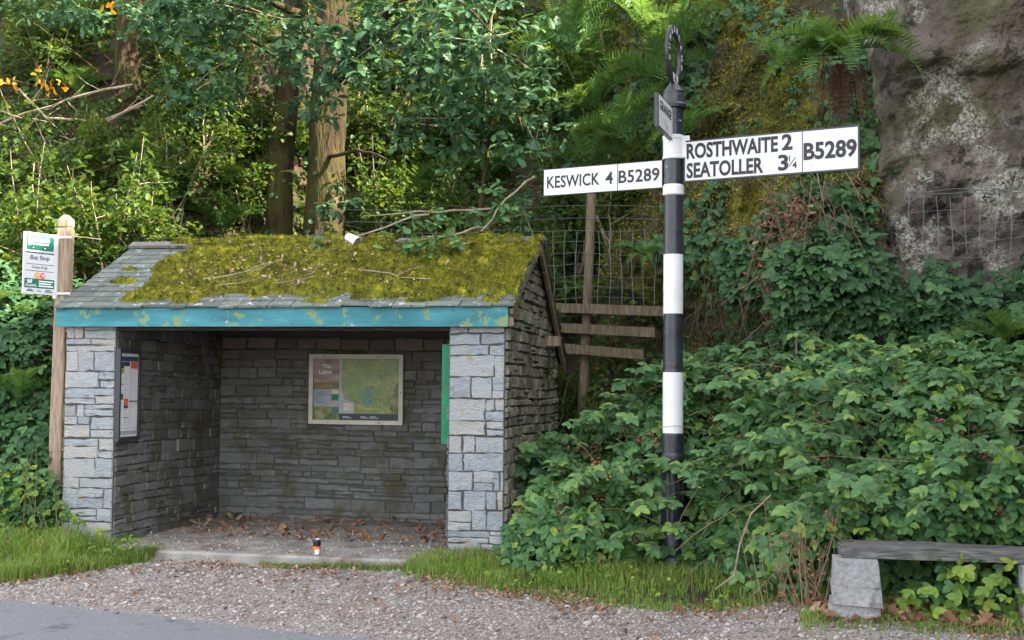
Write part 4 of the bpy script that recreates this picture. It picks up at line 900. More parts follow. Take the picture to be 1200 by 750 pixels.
# twigs on the roof
def roof_pt(u, v, h=.115): return np.array([RX0, EV_Y, EV_Z])+np.array([u, 0, 0])+uf*v+nf*h
for (pts, r, lab) in (([(1.30, .42), (1.55, .52), (1.75, .68), (1.9, .95)], .0075, 'long pale bent twig lying on the moss near the roof middle'),
                      ([(2.75, .62), (3.05, .55), (3.2, .42), (3.5, .38)], .0066, 'thin forked twig on the moss towards the right of the roof'),
                      ([(1.5, .26), (1.72, .33), (1.85, .42)], .0045, 'short twig on the moss below the leaf patch'), ([(2.05, .30), (2.3, .42), (2.38, .44)], .0045, 'short straight twig low on the roof moss')):
    mb = MB(); P = np.array([roof_pt(u, v) for u, v in pts]); P = np.array([P[0]*(1-t)+P[-1]*t if False else P[min(int(t*(len(P)-1)), len(P)-2)]*(1-(t*(len(P)-1)-min(int(t*(len(P)-1)), len(P)-2)))+P[min(int(t*(len(P)-1)), len(P)-2)+1]*(t*(len(P)-1)-min(int(t*(len(P)-1)), len(P)-2)) for t in np.linspace(0, 1, 12)])
    P += rn(12, .008)*[1, 1, .3]; mb.tube(P, np.linspace(r, r*.5, 12), 5)
    if r > .0065: mb.tube(np.array([P[6], P[6]+[.1, .05, .06], P[6]+[.2, .14, .10]]), [r*.6, r*.5, r*.3], 4)
    tag(mb.build('twig', M['twig']), lab, 'twig')

# ---- ferns (shared meshes, each plant an object of its own)
F_A = fern_mesh('fern', 13, .85); F_B = fern_mesh('fern', 11, .70, (.5, 1.0), (1.2, 1.9)); F_C = fern_mesh('fern', 15, 1.0, (.8, 1.3), (1.1, 1.7))
F_BIG = fern_mesh('fern', 26, .85, (.1, 1.1), (1.2, 2.2), az=(-3.6, .5))
def fern(me, loc, rz_, s, label, group=None, tilt=(0, 0)):
    o = bpy.data.objects.new('fern', me); COL.objects.link(o); o.location = loc; o.rotation_euler = (tilt[0], tilt[1], rz_); o.scale = (s,)*3
    return tag(o, label, 'fern', group)
def ground_loc(x, y, dz=0.): return (x, y, float(ground_h(np.array([x]), np.array([y]))[0])+dz)
hangd = MB()
bf = fern(F_BIG, (.66, 12.60, 4.80), 0, 1.05, 'large dark green fern overhanging brown dead fronds on the rock')
for k in range(90):
    x = rng.normal(.72, .12); L_ = rng.uniform(.35, .75); a = rng.uniform(-2.4, -.7)
    frond(hangd, (x, 12.66+rng.normal(0, .05), 4.72), a, L_, -1.1+rng.normal(0, .15), .45, pinn=12, wide=.06)
o = hangd.build('dead_fronds', M['fern_dead']); o.parent = bf; o.matrix_parent_inverse = bf.matrix_basis.inverted()
G = 'ferns on the wooded bank'; lab = 'green fern growing among the leaves of the wooded bank'
for (x, y, dz, me, s) in ((-9.3, 16.0, .1, F_A, 1.), (-8.9, 17.2, .1, F_C, 1.), (-10.4, 17.6, .2, F_A, 1.2), (-8.1, 15.2, .1, F_C, .9), (-7.7, 14.9, .1, F_B, 1.), (-7.0, 15.6, .2, F_A, 1.1), (-7.4, 16.4, .2, F_C, 1.), (-9.9, 14.8, .1, F_B, 1.1), (-6.7, 17.6, .2, F_A, 1.2), (-5.0, 17.6, .2, F_C, 1.), (-3.9, 17.9, .2, F_A, 1.1), (-2.6, 17.4, .2, F_A, 1.), (-3.2, 16.2, .1, F_B, 1.), (-11.2, 18.7, .2, F_C, 1.2), (-9.7, 19.2, .2, F_A, 1.2), (-4.6, 15.4, .1, F_B, .9)):
    fern(me, ground_loc(x, y, dz), rng.uniform(0, 6), s, lab, G)
G = 'pale ferns on the sunlit slope left of the ring post'; lab = 'pale lit fern high on the slope left of the signpost ring'
for (x, y, z, me, s) in ((-1.89, 14.35, 4.7, F_A, 1.), (-1.49, 14.05, 4.3, F_C, .9), (-1.09, 14.15, 5.0, F_A, 1.1), (-2.24, 14.75, 5.5, F_C, 1.), (-1.44, 14.55, 5.6, F_A, 1.1), (-0.89, 14.05, 5.5, F_B, 1.1), (-1.94, 14.15, 4.1, F_B, 1.), (-0.84, 13.95, 4.35, F_B, 1.), (-1.64, 14.45, 6.1, F_A, 1.)):
    fern(me, (x, y, z), rng.uniform(0, 6), s, lab, G, (R_(25), 0))
G = 'ferns at the left edge beside the bus stop post'; lab = 'arching fern in the dark thicket left of the bus stop post'
for (x, y, z, s) in ((-7.15, 11.3, 1.35, .9), (-7.55, 11.5, 1.55, 1.), (-7.0, 11.5, 1.0, .8), (-7.7, 11.6, 2.1, .9)): fern(F_A, (x, y, z), rng.uniform(0, 6), s, lab, G)
fern(F_B, (2.05, 11.9, 2.0), 1.0, 1.0, 'green fern at the right edge above the brambles')
fern(F_B, (1.1, 12.95, 5.1), 2.0, .55, 'small fern tuft at the top of the lichened rock')
fern(F_B, (.05, 13.1, 4.9), 1.0, .7, 'fern hanging on the mossy rock left of the largest fern', tilt=(R_(30), 0))
fern(F_B, (-5.62, 13.02, FL), 0, .25, 'tiny fern sprouting at the foot of the shelter back wall')
fern(F_B, (-1.3, 13.9, 3.0), 0, .6, 'fern behind the netting right of the fence post', tilt=(R_(25), 0)); fern(F_B, (-2.0, 14.4, 2.6), 0, .7, 'fern in the dark hollow left of the fence post')

# ---- shrubs
def shrub_mesh(name, h, w, n_stem, n_clump, per, size, tpl, leaf):
    st, lf = MB(), MB(); tips = []
    for k in range(n_stem):
        a = rng.uniform(0, 2*math.pi); r = w*rng.uniform(.25, .8); tip = np.array([math.cos(a)*r, math.sin(a)*r, h*rng.uniform(.55, 1.)])
        P = limb((rng.normal(0, .06), rng.normal(0, .06), -.1), tip, .016, .005, 8, .12, st, 5); tips += [P[4], P[5], P[6], P[7]]
        for q in range(3): B = P[3+q]+np.array([*rng.normal(0, w*.28, 2), rng.normal(.08, .15)]); limb(P[3+q], B, .006, .002, 4, .1, st, 4); tips += [B, (B+P[3+q])/2]
    tips = np.array(tips); c = tips[rng.integers(0, len(tips), n_clump)]+rn(n_clump, .10)
    pos = np.repeat(c, per, 0)+rn(n_clump*per, .05); d = rn(len(pos))*[1, 1, .5]+[0, -.15, .0]
    scatter(tpl, pos, d, rn(len(pos), .5)+[0, -.35, .8], size*rng.uniform(.6, 1.25, len(pos)), lf)
    a, b = st.mesh('stems'), lf.mesh('foliage'); a.materials.append(M['twig']); b.materials.append(M[leaf]); return a, b
SH = [shrub_mesh('s', 1.9, .95, 8, 300, 7, .085, OVATE, 'shrub_leaf'), shrub_mesh('s', 1.5, .9, 8, 260, 8, .075, OVATE, 'shrub_leaf'), shrub_mesh('s', 2.1, 1.05, 9, 300, 7, .105, OAK, 'shrub_leaf')]
def shrub(k, x, y, s, label, group=None, dz=0.):
    t = thing('shrub', ground_loc(x, y, dz), rng.uniform(0, 6), label, 'shrub', group); t.scale = (s,)*3
    link('stems', SH[k][0], None, t); link('foliage', SH[k][1], None, t); return t
G = 'leafy shrubs on the wooded bank'; lab = 'leafy green shrub in the tangle of the wooded bank'
for k, (x, y, s) in enumerate([(-8.2, 13.2, 1), (-9.3, 13.6, 1), (-7.4, 13.6, .9), (-10.4, 14.4, 1.1), (-8.7, 14.6, .9), (-7.3, 14.8, .8), (-6.5, 14.9, .8), (-5.0, 14.6, .75), (-4.2, 14.9, .8), (-3.3, 14.6, .8), (-11.4, 15.4, 1.1), (-10, 16.2, 1), (-9.2, 16.9, .9), (-7.7, 17.3, .9), (-6.9, 16.6, .9), (-5.0, 16.4, 1), (-4.0, 16.3, 1), (-3.0, 15.6, 1), (-2.4, 16.6, 1.1), (-12, 17.5, 1.2), (-10.7, 18.6, 1.1), (-8.4, 18.9, 1.1), (-7.2, 19.2, 1.2), (-5.9, 18.3, 1.1), (-4.6, 18.8, 1.2), (-3.3, 18.9, 1.2), (-2.2, 18.4, 1.2), (-1.4, 17.5, 1.1), (-6.0, 20.2, 1.3), (-9.4, 20.6, 1.3), (-11.8, 20.4, 1.3), (-3.8, 20.8, 1.3), (-1.8, 20.5, 1.3), (-7.8, 21.6, 1.4), (-13.2, 19.0, 1.2), (-5.4, 15.6, .8), (-6.15, 15.25, .6), (-5.3, 15.2, .55), (-6.7, 15.4, .6), (-7.35, 15.6, .9), (-7.7, 16.1, 1), (-6.9, 16.1, .8), (-8.0, 16.6, .9)]):
    shrub(k % 3, x, y, s, lab, G)
shrub(1, -2.5, 14.6, .7, 'small dark shrub behind the wire netting above the roof end')
shrub(1, -1.75, 15.0, .9, 'dense shrub on the slope above the short road sign finger', None, .6)

# ---- undergrowth: countless small leaves over the bank
n = 90000; x = rng.uniform(-14, -1.0, n); y = 11.2+rng.random(n)**.9*11; z = base_h(x, y); k_ = z > .45; x, y = x[k_], y[k_]; n = len(x)
P = on_ground(x, y)+np.abs(rn(n, .17))*[0, -.6, .8]; cl = fbm(P, .9, 3, 91)+rng.normal(0, .25, n) > -.38; P = P[cl]; n = len(P)
Vp, Tp = scatter(OVATE, P, rn(n)*[1, 1, .5]+[0, -.3, -.1], rn(n, .5)+[0, -.6, .7], rng.uniform(.05, .11, n)); tag(link('undergrowth', mesh_tri('undergrowth', Vp, Tp), M['shrub_leaf']), 'low leafy undergrowth covering the wooded hillside', None, None, 'stuff')
# moss and ivy on the rocks
q = MF[:, :, :].reshape(-1, 3); q = q[(q[:, 2] > 1.5) & (q[:, 2] < 7)]; pk = q[rng.integers(0, len(q), 90000)]+rn(90000, .035)
cl = fbm(pk, 1.1, 4, 95)+rng.normal(0, .15, 90000)+.25*sm(2.4, 3.2, pk[:, 2])-.1 > .10; pk = pk[cl]; n = len(pk)
d = unit(rn(n, .6)+[0, -.8, .35]); s_ = unit(np.cross(d, rn(n))); Vt = np.stack([pk-s_*.008, pk+s_*.008, pk+d*rng.uniform(.025, .07, (n, 1))], 1).reshape(-1, 3)
tag(link('rock_moss', mesh_tri('rock_moss', Vt, np.arange(len(Vt)).reshape(-1, 3)), M['moss_green']), 'shaggy yellow green moss on the overhanging rock', None, None, 'stuff')
q = MF.reshape(-1, 3); q = q[(q[:, 2] > 1.2) & (q[:, 2] < 7.5)]; pk = q[rng.integers(0, len(q), 12000)]; cl = fbm(pk, .8, 3, 99)+rng.normal(0, .2, 12000) > .12; pk = pk[cl]+rn(cl.sum(), .04)+[0, -.06, 0]; n = len(pk)
Vp, Tp = scatter(TRI, pk, rn(n)*[1, .4, 1]+[0, -.5, -.3], rn(n, .4)+[0, -1, .4], rng.uniform(.07, .125, n)); tag(link('creeper', mesh_tri('creeper', Vp, Tp), M['bramble_shade']), 'dark creeper leaves trailing over the mossy rock', None, None, 'stuff')
# hanging dry roots and grass under the overhang
mb = MB()
for k in range(150):
    x = rng.uniform(-.75, .6); i = int((x+1.9)/3.05*129); z0 = rng.uniform(2.5, 3.1); j = int((z0-.5)/7.5*219); p0 = MF[i, j]+[0, -.05, 0]; L_ = rng.uniform(.2, .7)
    mb.tube(np.stack([p0, p0+[rng.normal(0, .05), -.06, -L_*.5], p0+[rng.normal(0, .12), -.03, -L_]]), [.004, .003, .0015], 3, cap=False)
tag(mb.build('hanging_roots', M['hay']), 'dry roots and grass hanging below the mossy overhang', None, None, 'stuff')

# ---- trees
def tree(name, label, base, pts, r, limbs, clumps, per, size, tpl, leaf, group=None):
    b = np.array(base); t = thing(name, base, 0, label, 'tree', group); tr, cr = MB(), MB()
    pts = np.array(pts, float); P = np.array([pts[0]+(pts[-1]-pts[0])*0]); s = np.linspace(0, 1, 36); idx = s*(len(pts)-1)
    P = np.stack([np.interp(idx, np.arange(len(pts)), pts[:, c]) for c in range(3)], 1); P += fbm(np.stack([s*4, s*0+base[0], s*0], -1)[:, None, :]+np.arange(3)[None, :, None]*7.7, 1., 3, 13)*.035
    R2 = np.interp(idx, np.arange(len(r)), r); k = 40; an = np.arange(k)*2*math.pi/k
    rr = R2[:, None]*(1+.05*np.abs(fbm(np.stack([np.cos(an)[None]*4+s[:, None]*0, np.sin(an)[None]*4+s[:, None]*0, s[:, None]*5+an[None]*0], -1), 1.6, 3, 19))+.10*fbm(np.stack([np.cos(an)[None]*1.5+s[:, None]*0, np.sin(an)[None]*1.5+s[:, None]*0, s[:, None]*9+an[None]*0], -1), 1.3, 3, 17))
    Vt = np.stack([P[:, None, 0]+rr*np.cos(an), P[:, None, 1]+rr*np.sin(an), P[:, None, 2]+rr*0], -1).reshape(-1, 3)
    T = []
    for i in range(35):
        for q in range(k): p_ = (q+1) % k; T += [(i*k+q, i*k+p_, (i+1)*k+p_), (i*k+q, (i+1)*k+p_, (i+1)*k+q)]
    tr.add(Vt, T)
    for (a, b2, r0, r1) in limbs: limb(a, b2, r0, r1, 10, .10, tr, 7, sag=.1)
    tr.build('trunk', M['bark'], t, smooth=True)
    C_ = []
    for (c, rad, n) in clumps:
        u = unit(rn(n))*rng.random((n, 1))**.4; C_.append(np.array(c)+u*np.array(rad))
        for q in range(max(3, n//16)): e = C_[-1][rng.integers(n)]; limb(np.array(c)+rn(1, .15)[0]*rad, e, .010, .003, 6, .12, cr, 4, 1)
    C_ = np.concatenate(C_); pos = np.repeat(C_, per, 0); dirs = rn(len(pos))*[1, 1, .55]+[0, 0, -.2]; pos = pos+unit(dirs)*rng.uniform(0, .05, (len(pos), 1))
    scatter(tpl, pos, dirs, rn(len(pos), .45)+[0, -.25, .9], size*rng.uniform(.65, 1.2, len(pos)), cr)
    cr.build('crown', [M[leaf], M['twig']], t); return t
def rel(base, P): return [tuple(np.array(p)-np.array(base)) for p in P]
def mk(name, label, base, pts, r, limbs, clumps, *a):
    B = np.array(base); return tree(name, label, base, [np.array(p)-B for p in pts], r, [(np.array(p)-B, np.array(q)-B, r0, r1) for p, q, r0, r1 in limbs], [(np.array(c)-B, rad, n) for c, rad, n in clumps], *a)
b = ground_loc(-5.78, 16.05)
mk('oak_tree', 'thick mossy oak trunk rising directly behind the shelter ridge', b, [(-5.78, 16.05, b[2]-.3), (-5.76, 16.0, 4.5), (-5.70, 16.0, 6.), (-5.7, 16.1, 8.5), (-5.5, 16.2, 12)], [.29, .235, .21, .19, .09],
   [((-5.62, 15.95, 5.6), (-4.0, 14.2, 6.3), .09, .03), ((-5.62, 15.95, 6.2), (-6.9, 14.6, 6.6), .07, .02), ((-5.65, 15.8, 4.55), (-4.5, 15.0, 4.3), .028, .012), ((-5.6, 16, 7), (-3.6, 15.5, 9), .09, .03), ((-5.6, 16, 8), (-7.4, 15.5, 10), .09, .03), ((-4.0, 14.2, 6.3), (-2.9, 13.6, 5.4), .03, .01)],
   [((-4.3, 14.3, 5.75), (1.5, .7, .75), 170), ((-3.1, 13.9, 5.3), (.9, .6, .8), 90), ((-3.5, 14.2, 4.6), (.8, .5, .55), 50), ((-5.3, 14.7, 5.4), (.7, .5, .7), 50), ((-2.55, 14.0, 4.4), (.55, .5, .6), 32), ((-6.7, 14.6, 6.3), (1.2, .8, .7), 90), ((-5.4, 16, 10.5), (2.4, 1.8, 1.6), 330), ((-3.6, 15.5, 9.2), (1.5, 1.4, 1.1), 150), ((-7.2, 15.5, 10.2), (1.4, 1.3, 1.1), 130), ((-5.3, 15.2, 3.9), (.35, .25, .3), 7), ((-3.2, 13.4, 8.0), (1.0, .8, .6), 75), ((-4.9, 13.6, 7.6), (1., .7, .5), 70), ((-1.0, 13.3, 9.6), (1., .8, .6), 60)], 8, .14, OAK, 'oak_leaf')  # last clumps, above the view, are added to dapple sunlight on the bank
b = ground_loc(-6.46, 16.1)
mk('oak_tree', 'slimmer dark trunk just left of the thick oak behind the roof', b, [(-6.46, 16.1, b[2]-.3), (-6.40, 16.1, 4.6), (-6.32, 16.1, 6), (-6.4, 16.6, 10)], [.19, .165, .14, .07],
   [((-6.2, 16.1, 5.8), (-7.6, 15.2, 6.4), .05, .015)], [((-6.9, 14.9, 6.1), (.8, .6, .5), 60), ((-6.75, 14.4, 5.2), (.6, .45, .5), 40), ((-6.6, 16.8, 10), (1.6, 1.4, 1.2), 170)], 8, .125, OAK, 'oak_leaf')
b = ground_loc(-8.62, 16.0)
mk('oak_tree', 'leaning mossy trunk with twiggy shoots at the upper left', b, [(-8.45, 16.0, b[2]-.3), (-8.6, 16.0, 4.6), (-8.62, 16.0, 6.2), (-8.4, 16.2, 9.5)], [.26, .20, .17, .08],
   [((-8.55, 15.9, 4.9), (-9.9, 15.2, 5.6), .022, .006), ((-8.6, 15.9, 5.3), (-9.5, 15.1, 6.3), .020, .006), ((-8.6, 15.9, 5.4), (-7.6, 15.2, 5.5), .018, .005), ((-9.2, 15.5, 5.2), (-9.75, 15.2, 6.0), .012, .004), ((-8.55, 15.9, 4.7), (-9.6, 15.3, 5.2), .018, .005)],
   [((-8.0, 15.2, 6.5), (1.1, .7, .45), 60), ((-9.8, 15.4, 6.8), (.9, .7, .4), 45), ((-8.4, 16.2, 9.8), (1.8, 1.6, 1.2), 190)], 8, .125, OAK, 'oak_leaf')
b = ground_loc(-3.35, 14.6)
mk('sapling', 'thin pale crooked sapling behind the roof below the oak leaves', b, [(-3.25, 14.6, b[2]-.2), (-3.35, 14.5, 3.3), (-3.22, 14.5, 4.2), (-3.05, 14.4, 5.6)], [.035, .03, .028, .014],
   [((-3.3, 14.5, 3.2), (-3.75, 14.2, 4.0), .014, .005), ((-3.35, 14.5, 3.0), (-2.9, 14.1, 3.5), .014, .005), ((-3.3, 14.5, 3.6), (-4.3, 14.2, 3.5), .014, .006), ((-4.0, 14.3, 3.55), (-4.9, 14.0, 3.75), .010, .006), ((-4.0, 14.3, 3.55), (-3.6, 14.1, 3.1), .010, .004)],
   [((-3.2, 14.0, 4.9), (.6, .4, .6), 24), ((-2.75, 13.9, 3.5), (.5, .35, .35), 20), ((-3.9, 14.1, 3.0), (.7, .35, .22), 26)], 8, .10, OAK, 'oak_leaf')
# pale branch resting on the roof with two oak sprigs
P, N_ = [], []
for (bx, by, rad, z0, z1, k) in ((-5.76, 16.0, .25, 3.2, 4.6, 70), (-6.42, 16.1, .18, 3.2, 4.4, 50), (-8.55, 16.0, .23, 4.2, 5.0, 40)):
    a = rng.uniform(-math.pi, 0, k); z = z0+(z1-z0)*rng.random(k)**1.6; P.append(np.stack([bx+np.cos(a)*(rad+.03), by+np.sin(a)*(rad+.03), z], 1)); N_.append(np.stack([np.cos(a), np.sin(a), a*0+.3], 1))
P, N_ = np.concatenate(P), np.concatenate(N_); P += rn(len(P), .03); kp = fbm(P, 2.2, 2, 87)+rng.normal(0, .2, len(P)) > -.05; P, N_ = P[kp], N_[kp]
Vp, Tp = scatter(LFL, P, rn(len(P), .6)+[0, 0, -.6], N_+rn(len(P), .25), rng.uniform(.05, .10, len(P))); tag(link('ivy', mesh_tri('ivy', Vp, Tp), M['bramble_shade']), 'sparse ivy climbing the lower oak trunks', None, None, 'stuff')
hb = thing('oak_branch', (-2.75, 13.6, 3.5), 0, 'drooping oak branch with leafy sprigs touching the roof ridge', 'branch')
mb, lf = MB(), MB(); B0 = np.array([-2.75, 13.6, 3.5])
for a, c in (((-2.6, 13.9, 3.9), (-2.78, 12.1, 3.0)), ((-2.78, 12.7, 3.2), (-3.25, 11.8, 3.0)), ((-2.9, 13.3, 3.5), (-4.1, 12.6, 3.32)), ((-3.4, 12.7, 3.35), (-4.35, 11.9, 2.95)), ((-2.78, 12.1, 3.0), (-2.98, 11.6, 2.88))): limb(np.array(a)-B0, np.array(c)-B0, .013, .006, 8, .10, mb, 5)
C_ = np.concatenate([np.array(c)+rn(k, s) for c, k, s in (((-3.35, 11.75, 2.93), 12, .10), ((-2.98, 11.6, 2.92), 13, .11), ((-4.25, 11.85, 2.90), 8, .07), ((-3.2, 12.7, 3.4), 9, .15), ((-2.7, 12.6, 3.5), 9, .15))])-B0
pos = np.repeat(C_, 8, 0); d = rn(len(pos))*[1, 1, .5]; scatter(OAK, pos, d, rn(len(pos), .4)+[0, -.3, .9], .10*rng.uniform(.6, 1.2, len(pos)), lf)
mb.build('branch_wood', M['twig'], hb); lf.build('leaves', M['bramble_leaf'], hb)
# bare lit branches on the left
for (pts, lab) in (([(-11.2, 15.3, 4.75), (-10.0, 15.2, 5.0), (-9.0, 15.1, 5.25), (-8.0, 15.0, 5.4)], 'long bare grey branch slanting across the upper left bank'),
                   ([(-9.6, 15.0, 5.4), (-9.2, 15.0, 5.0), (-8.4, 14.9, 4.9), (-7.8, 14.9, 5.1)], 'bare curved twiggy branch beside the yellow leaves'),
                   ([(-10.4, 15.0, 4.0), (-9.4, 14.9, 4.3), (-8.3, 14.9, 4.9), (-7.6, 14.8, 5.2)], 'thin lower branch slanting up across the left trunk')):
    mb = MB(); pts = np.array(pts)
    for a, c in zip(pts[:-1], pts[1:]): limb(a, c, .016, .014, 6, .06, mb, 5)
    for k in range(14): a = pts[rng.integers(0, 3)]; a = a+(pts[1]-pts[0])*rng.random(); limb(a, a+rng.normal(0, .25, 3)+[0, -.05, .1], .006, .002, 5, .15, mb, 4)
    tag(mb.build('bare_branch', M['twig']), lab, 'branch')
mb = MB(); c = np.array([(-9.05, 14.9, 5.35), (-9.7, 14.95, 5.5), (-8.95, 14.9, 5.45), (-9.3, 14.95, 5.55), (-8.3, 14.9, 6.4), (-7.7, 14.7, 3.95)]); pos = np.repeat(c, 7, 0)+rn(42, .05); scatter(OAK, pos, rn(42), rn(42, .5)+[0, -.5, .6], .095, mb)
tag(mb.build('yellow_leaves', M['yellow_leaf']), 'sprays of yellow autumn leaves on the bare branches', None, None, 'stuff')

# grey outcrop high on the left
V, T = ICO
for _ in range(4):
    mid = {}; V = list(V); NT = []
    def md(a, b_):
        k = (min(a, b_), max(a, b_))
        if k not in mid: mid[k] = len(V); v = V[a]+V[b_]; V.append(v/np.linalg.norm(v))
        return mid[k]
    for a, b_, c in T: x, y, z = md(a, b_), md(b_, c), md(c, a); NT += [(a, x, z), (b_, y, x), (c, z, y), (x, y, z)]
    V, T = np.array(V), np.array(NT)
Vb = V*(1+.22*fbm(V, 1.3, 5, 111)[:, None]+.10*np.abs(fbm(V*[1, 1, 2.2], 3, 3, 115))[:, None])
tag(link('boulder', mesh_tri('boulder', Vb*[1.5, 1.1, .95]+[-11.2, 18.6, 7.4], T, smooth=True), M['grey_rock']), 'grey sunlit rock outcrop at the upper left of the bank', 'rock')
tag(link('boulder', mesh_tri('boulder', Vb[:, [1, 0, 2]]*[.7, .5, .55]+[-8.9, 18.4, 7.2], T[:, ::-1], smooth=True), M['grey_rock']), 'smaller shaded rock beside the upper left trunk', 'rock')

# ---- brambles
def thicket(name, label, n, x0, x1, prof, size, leaf, lump, seed, tpl=TRI, inn=.16):
    """leaves on a lumpy mound; prof(x, t) gives y, z and the outward normal"""
    x = rng.uniform(x0, x1, n); t = rng.random(n); y, z, nm = prof(x, t)
    P = np.stack([x, y, z], 1); l = fbm(P, 1.5, 4, seed); P = P+nm*(l*lump)[:, None]-nm*np.abs(rng.normal(0, inn, n))[:, None]
    keep = l+rng.normal(0, .22, n) > -.48
    px = np.abs(P[:, 0]+.765+(P[:, 1]-10.6)*.072); keep &= ~((px < .12) & (P[:, 1] < 10.72) & (rng.random(n) < np.interp(P[:, 2], [.3, .6, 1.0, 1.25], [.1, .45, .75, .96])))     # the post's front stays mostly clear
    P, nm = P[keep], nm[keep]; n = len(P)
    P[:, 2] = np.maximum(P[:, 2], ground_h(P[:, 0], P[:, 1])+.03)
    d = rn(n, .8)*[1, .6, .6]+[0, -.35, -.25]; lf = MB()
    scatter(tpl, P, d, nm*.75+rn(n, .30)+[0, -.12, .55], size*rng.uniform(.6, 1.2, n), lf)
    o = tag(lf.build(name, M[leaf]), label, None, None, 'stuff'); return o, P, nm
def front_prof(x, t):
    yb = np.interp(x, [-2.2, -1.6, -.8, -.1, .4, 2.8], [10.75, 10.45, 10.35, 9.85, 9.15, 9.05]); hm = np.interp(x, [-2.2, -1.9, -1.5, -1.1, -.6, .1, .8, 3], [.5, .8, 1.05, 1.45, 1.68, 1.8, 1.78, 1.75])
    yt = np.interp(x, [-2.2, -1.0, .2, 3], [12.3, 12.3, 12.2, 11.7]); a = t**.85*math.pi/2
    y = yb+(yt-yb)*(1-np.cos(a)); z = .05+hm*np.sin(a)**.9
    nm = unit(np.stack([x*0, -np.cos(a)*.9-.15, np.sin(a)*.8+.25], 1)); return y, z, nm
TH, PT, NT_ = thicket('bramble_thicket', 'dense green bramble thicket around the foot of the fingerpost', 30000, -2.15, 4.2, front_prof, .108, 'bramble_leaf', .42, 121, inn=.28)
# young canes arching out of the mound, leaves set along them
lf, cn_ = MB(), MB(); pos, dr, nr = [], [], []
for k in range(170):
    x = rng.uniform(-2.0, 3.2) if k < 150 else rng.normal(-.8, .25); t0 = rng.uniform(.15, 1.) if k < 150 else rng.uniform(.05, .3); y, z, nm = front_prof(np.array([x]), np.array([t0])); p = np.array([x, y[0], max(z[0], .15)])
    d = unit(nm[0]*.6+np.array([rng.normal(0, .7), -.25, .55])); L_ = rng.uniform(.35, .8); s = np.linspace(0, 1, 9)[:, None]; C_ = p+d*L_*s+np.array([0, -.12, -.55*L_])*s**2
    if abs(C_[:, 0].mean()+.765) < .3 and C_[:, 1].min() < 10.7 and C_[:, 2].max() > 1.05: continue
    cn_.tube(C_, np.linspace(.0035, .0018, 9), 4, cap=False)
    for j in range(2, 9):
        for sg in (-1, 1):
            if rng.random() < .75: pos.append(C_[j]); dr.append(np.array([rng.normal(0, .3)+sg*.8, -.4, -.2+rng.normal(0, .3)])); nr.append(np.array([rng.normal(0, .25), -.35+rng.normal(0, .25), .9]))
scatter(TRI, np.array(pos), np.array(dr), np.array(nr), .105*rng.uniform(.6, 1.15, len(pos)), lf)
cl_ = lf.build('cane_leaves', M['bramble_leaf'], TH); cl_['kind'] = 'stuff'; c2_ = cn_.build('canes', M['dead_stem'], TH); c2_['kind'] = 'stuff'
# berries
bm = MB(); i_ = rng.integers(0, len(PT), 240); c = PT[i_]+NT_[i_]*.10+[0, -.06, .02]; c = c[(c[:, 2] < 1.5) & (c[:, 2] > .35)]
pos = np.repeat(c, 9, 0)+rn(len(c)*9, .028); scatter(ICO, pos, rn(len(pos)), rn(len(pos)), rng.uniform(.008, .014, len(pos)), bm)
o = bm.build('berries', M['berry'], TH); o['kind'] = 'stuff'
st = MB()
for k in range(130):
    x = rng.uniform(-2, 2.6); t0 = rng.random(); y, z, nm = front_prof(np.array([x]), np.array([t0])); p = np.array([x, y[0], z[0]])+nm[0]*.03
    q = p+np.array([rng.normal(0, .5), rng.normal(-.1, .2), rng.normal(-.25, .3)]); q[2] = max(q[2], .1); limb(p, q, .003, .002, 7, .08, st, 4, sag=.08)
o = st.build('stems', M['dead_stem'], TH)
def top_prof(x, t):
    zb = 1.9; zt = np.interp(x, [.0, .5, .8, 1.1, 1.7, 3], [2.9, 3.3, 3.25, 2.95, 2.85, 2.9]); z = zb+(zt-zb)*t
    y = 12.55-.45*np.sin(t*math.pi*.9)+.1*t; return y, z, unit(np.stack([x*0, x*0-1, .35+t*.3], 1))
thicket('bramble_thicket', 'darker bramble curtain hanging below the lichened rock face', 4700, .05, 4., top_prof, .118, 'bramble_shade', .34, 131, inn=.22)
def climb_prof(x, t):
    z = 2.5+t*np.interp(x, [-.45, 0, .5, 1.], [.5, .9, 1.15, .9]); y = np.interp(x, [-.45, .2, .6, 1.], [13.35, 12.85, 12.6, 12.6])+.12*(z-2.5); return y, z, unit(np.stack([x*0, x*0-1, x*0+.4], 1))
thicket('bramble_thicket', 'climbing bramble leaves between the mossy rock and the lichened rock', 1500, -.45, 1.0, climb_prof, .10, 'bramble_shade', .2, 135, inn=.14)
def left_prof(x, t):
    yb = np.interp(x, [-10, -8, -6.7], [10.6, 10.75, 10.95]); hm = np.interp(x, [-10, -8, -7, -6.6, -6.4], [2.8, 2.7, 2.5, 1.9, .5]); a = t*math.pi/2
    y = yb+1.3*(1-np.cos(a)); z = .05+hm*np.sin(a)**.9; return y, z, unit(np.stack([x*0, -np.cos(a)*.9-.15, np.sin(a)*.8+.25], 1))
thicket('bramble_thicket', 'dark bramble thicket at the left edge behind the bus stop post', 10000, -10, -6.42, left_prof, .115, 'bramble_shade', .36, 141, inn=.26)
def weeds(x, t): 
    y = np.interp(x, [-8, -6.6, -6.0], [10.35, 10.55, 10.62]); z = .06+t*np.interp(x, [-8, -7, -6.45, -6.3, -5.75], [.75, .75, .70, .36, .18]); return y+t*.25, z, unit(np.stack([x*0, x*0-.8, x*0+.5], 1))
thicket('weeds', 'mixed green weeds at the foot of the left pillar', 2600, -8, -5.75, weeds, .075, 'bramble_leaf', .18, 151, inn=.2)
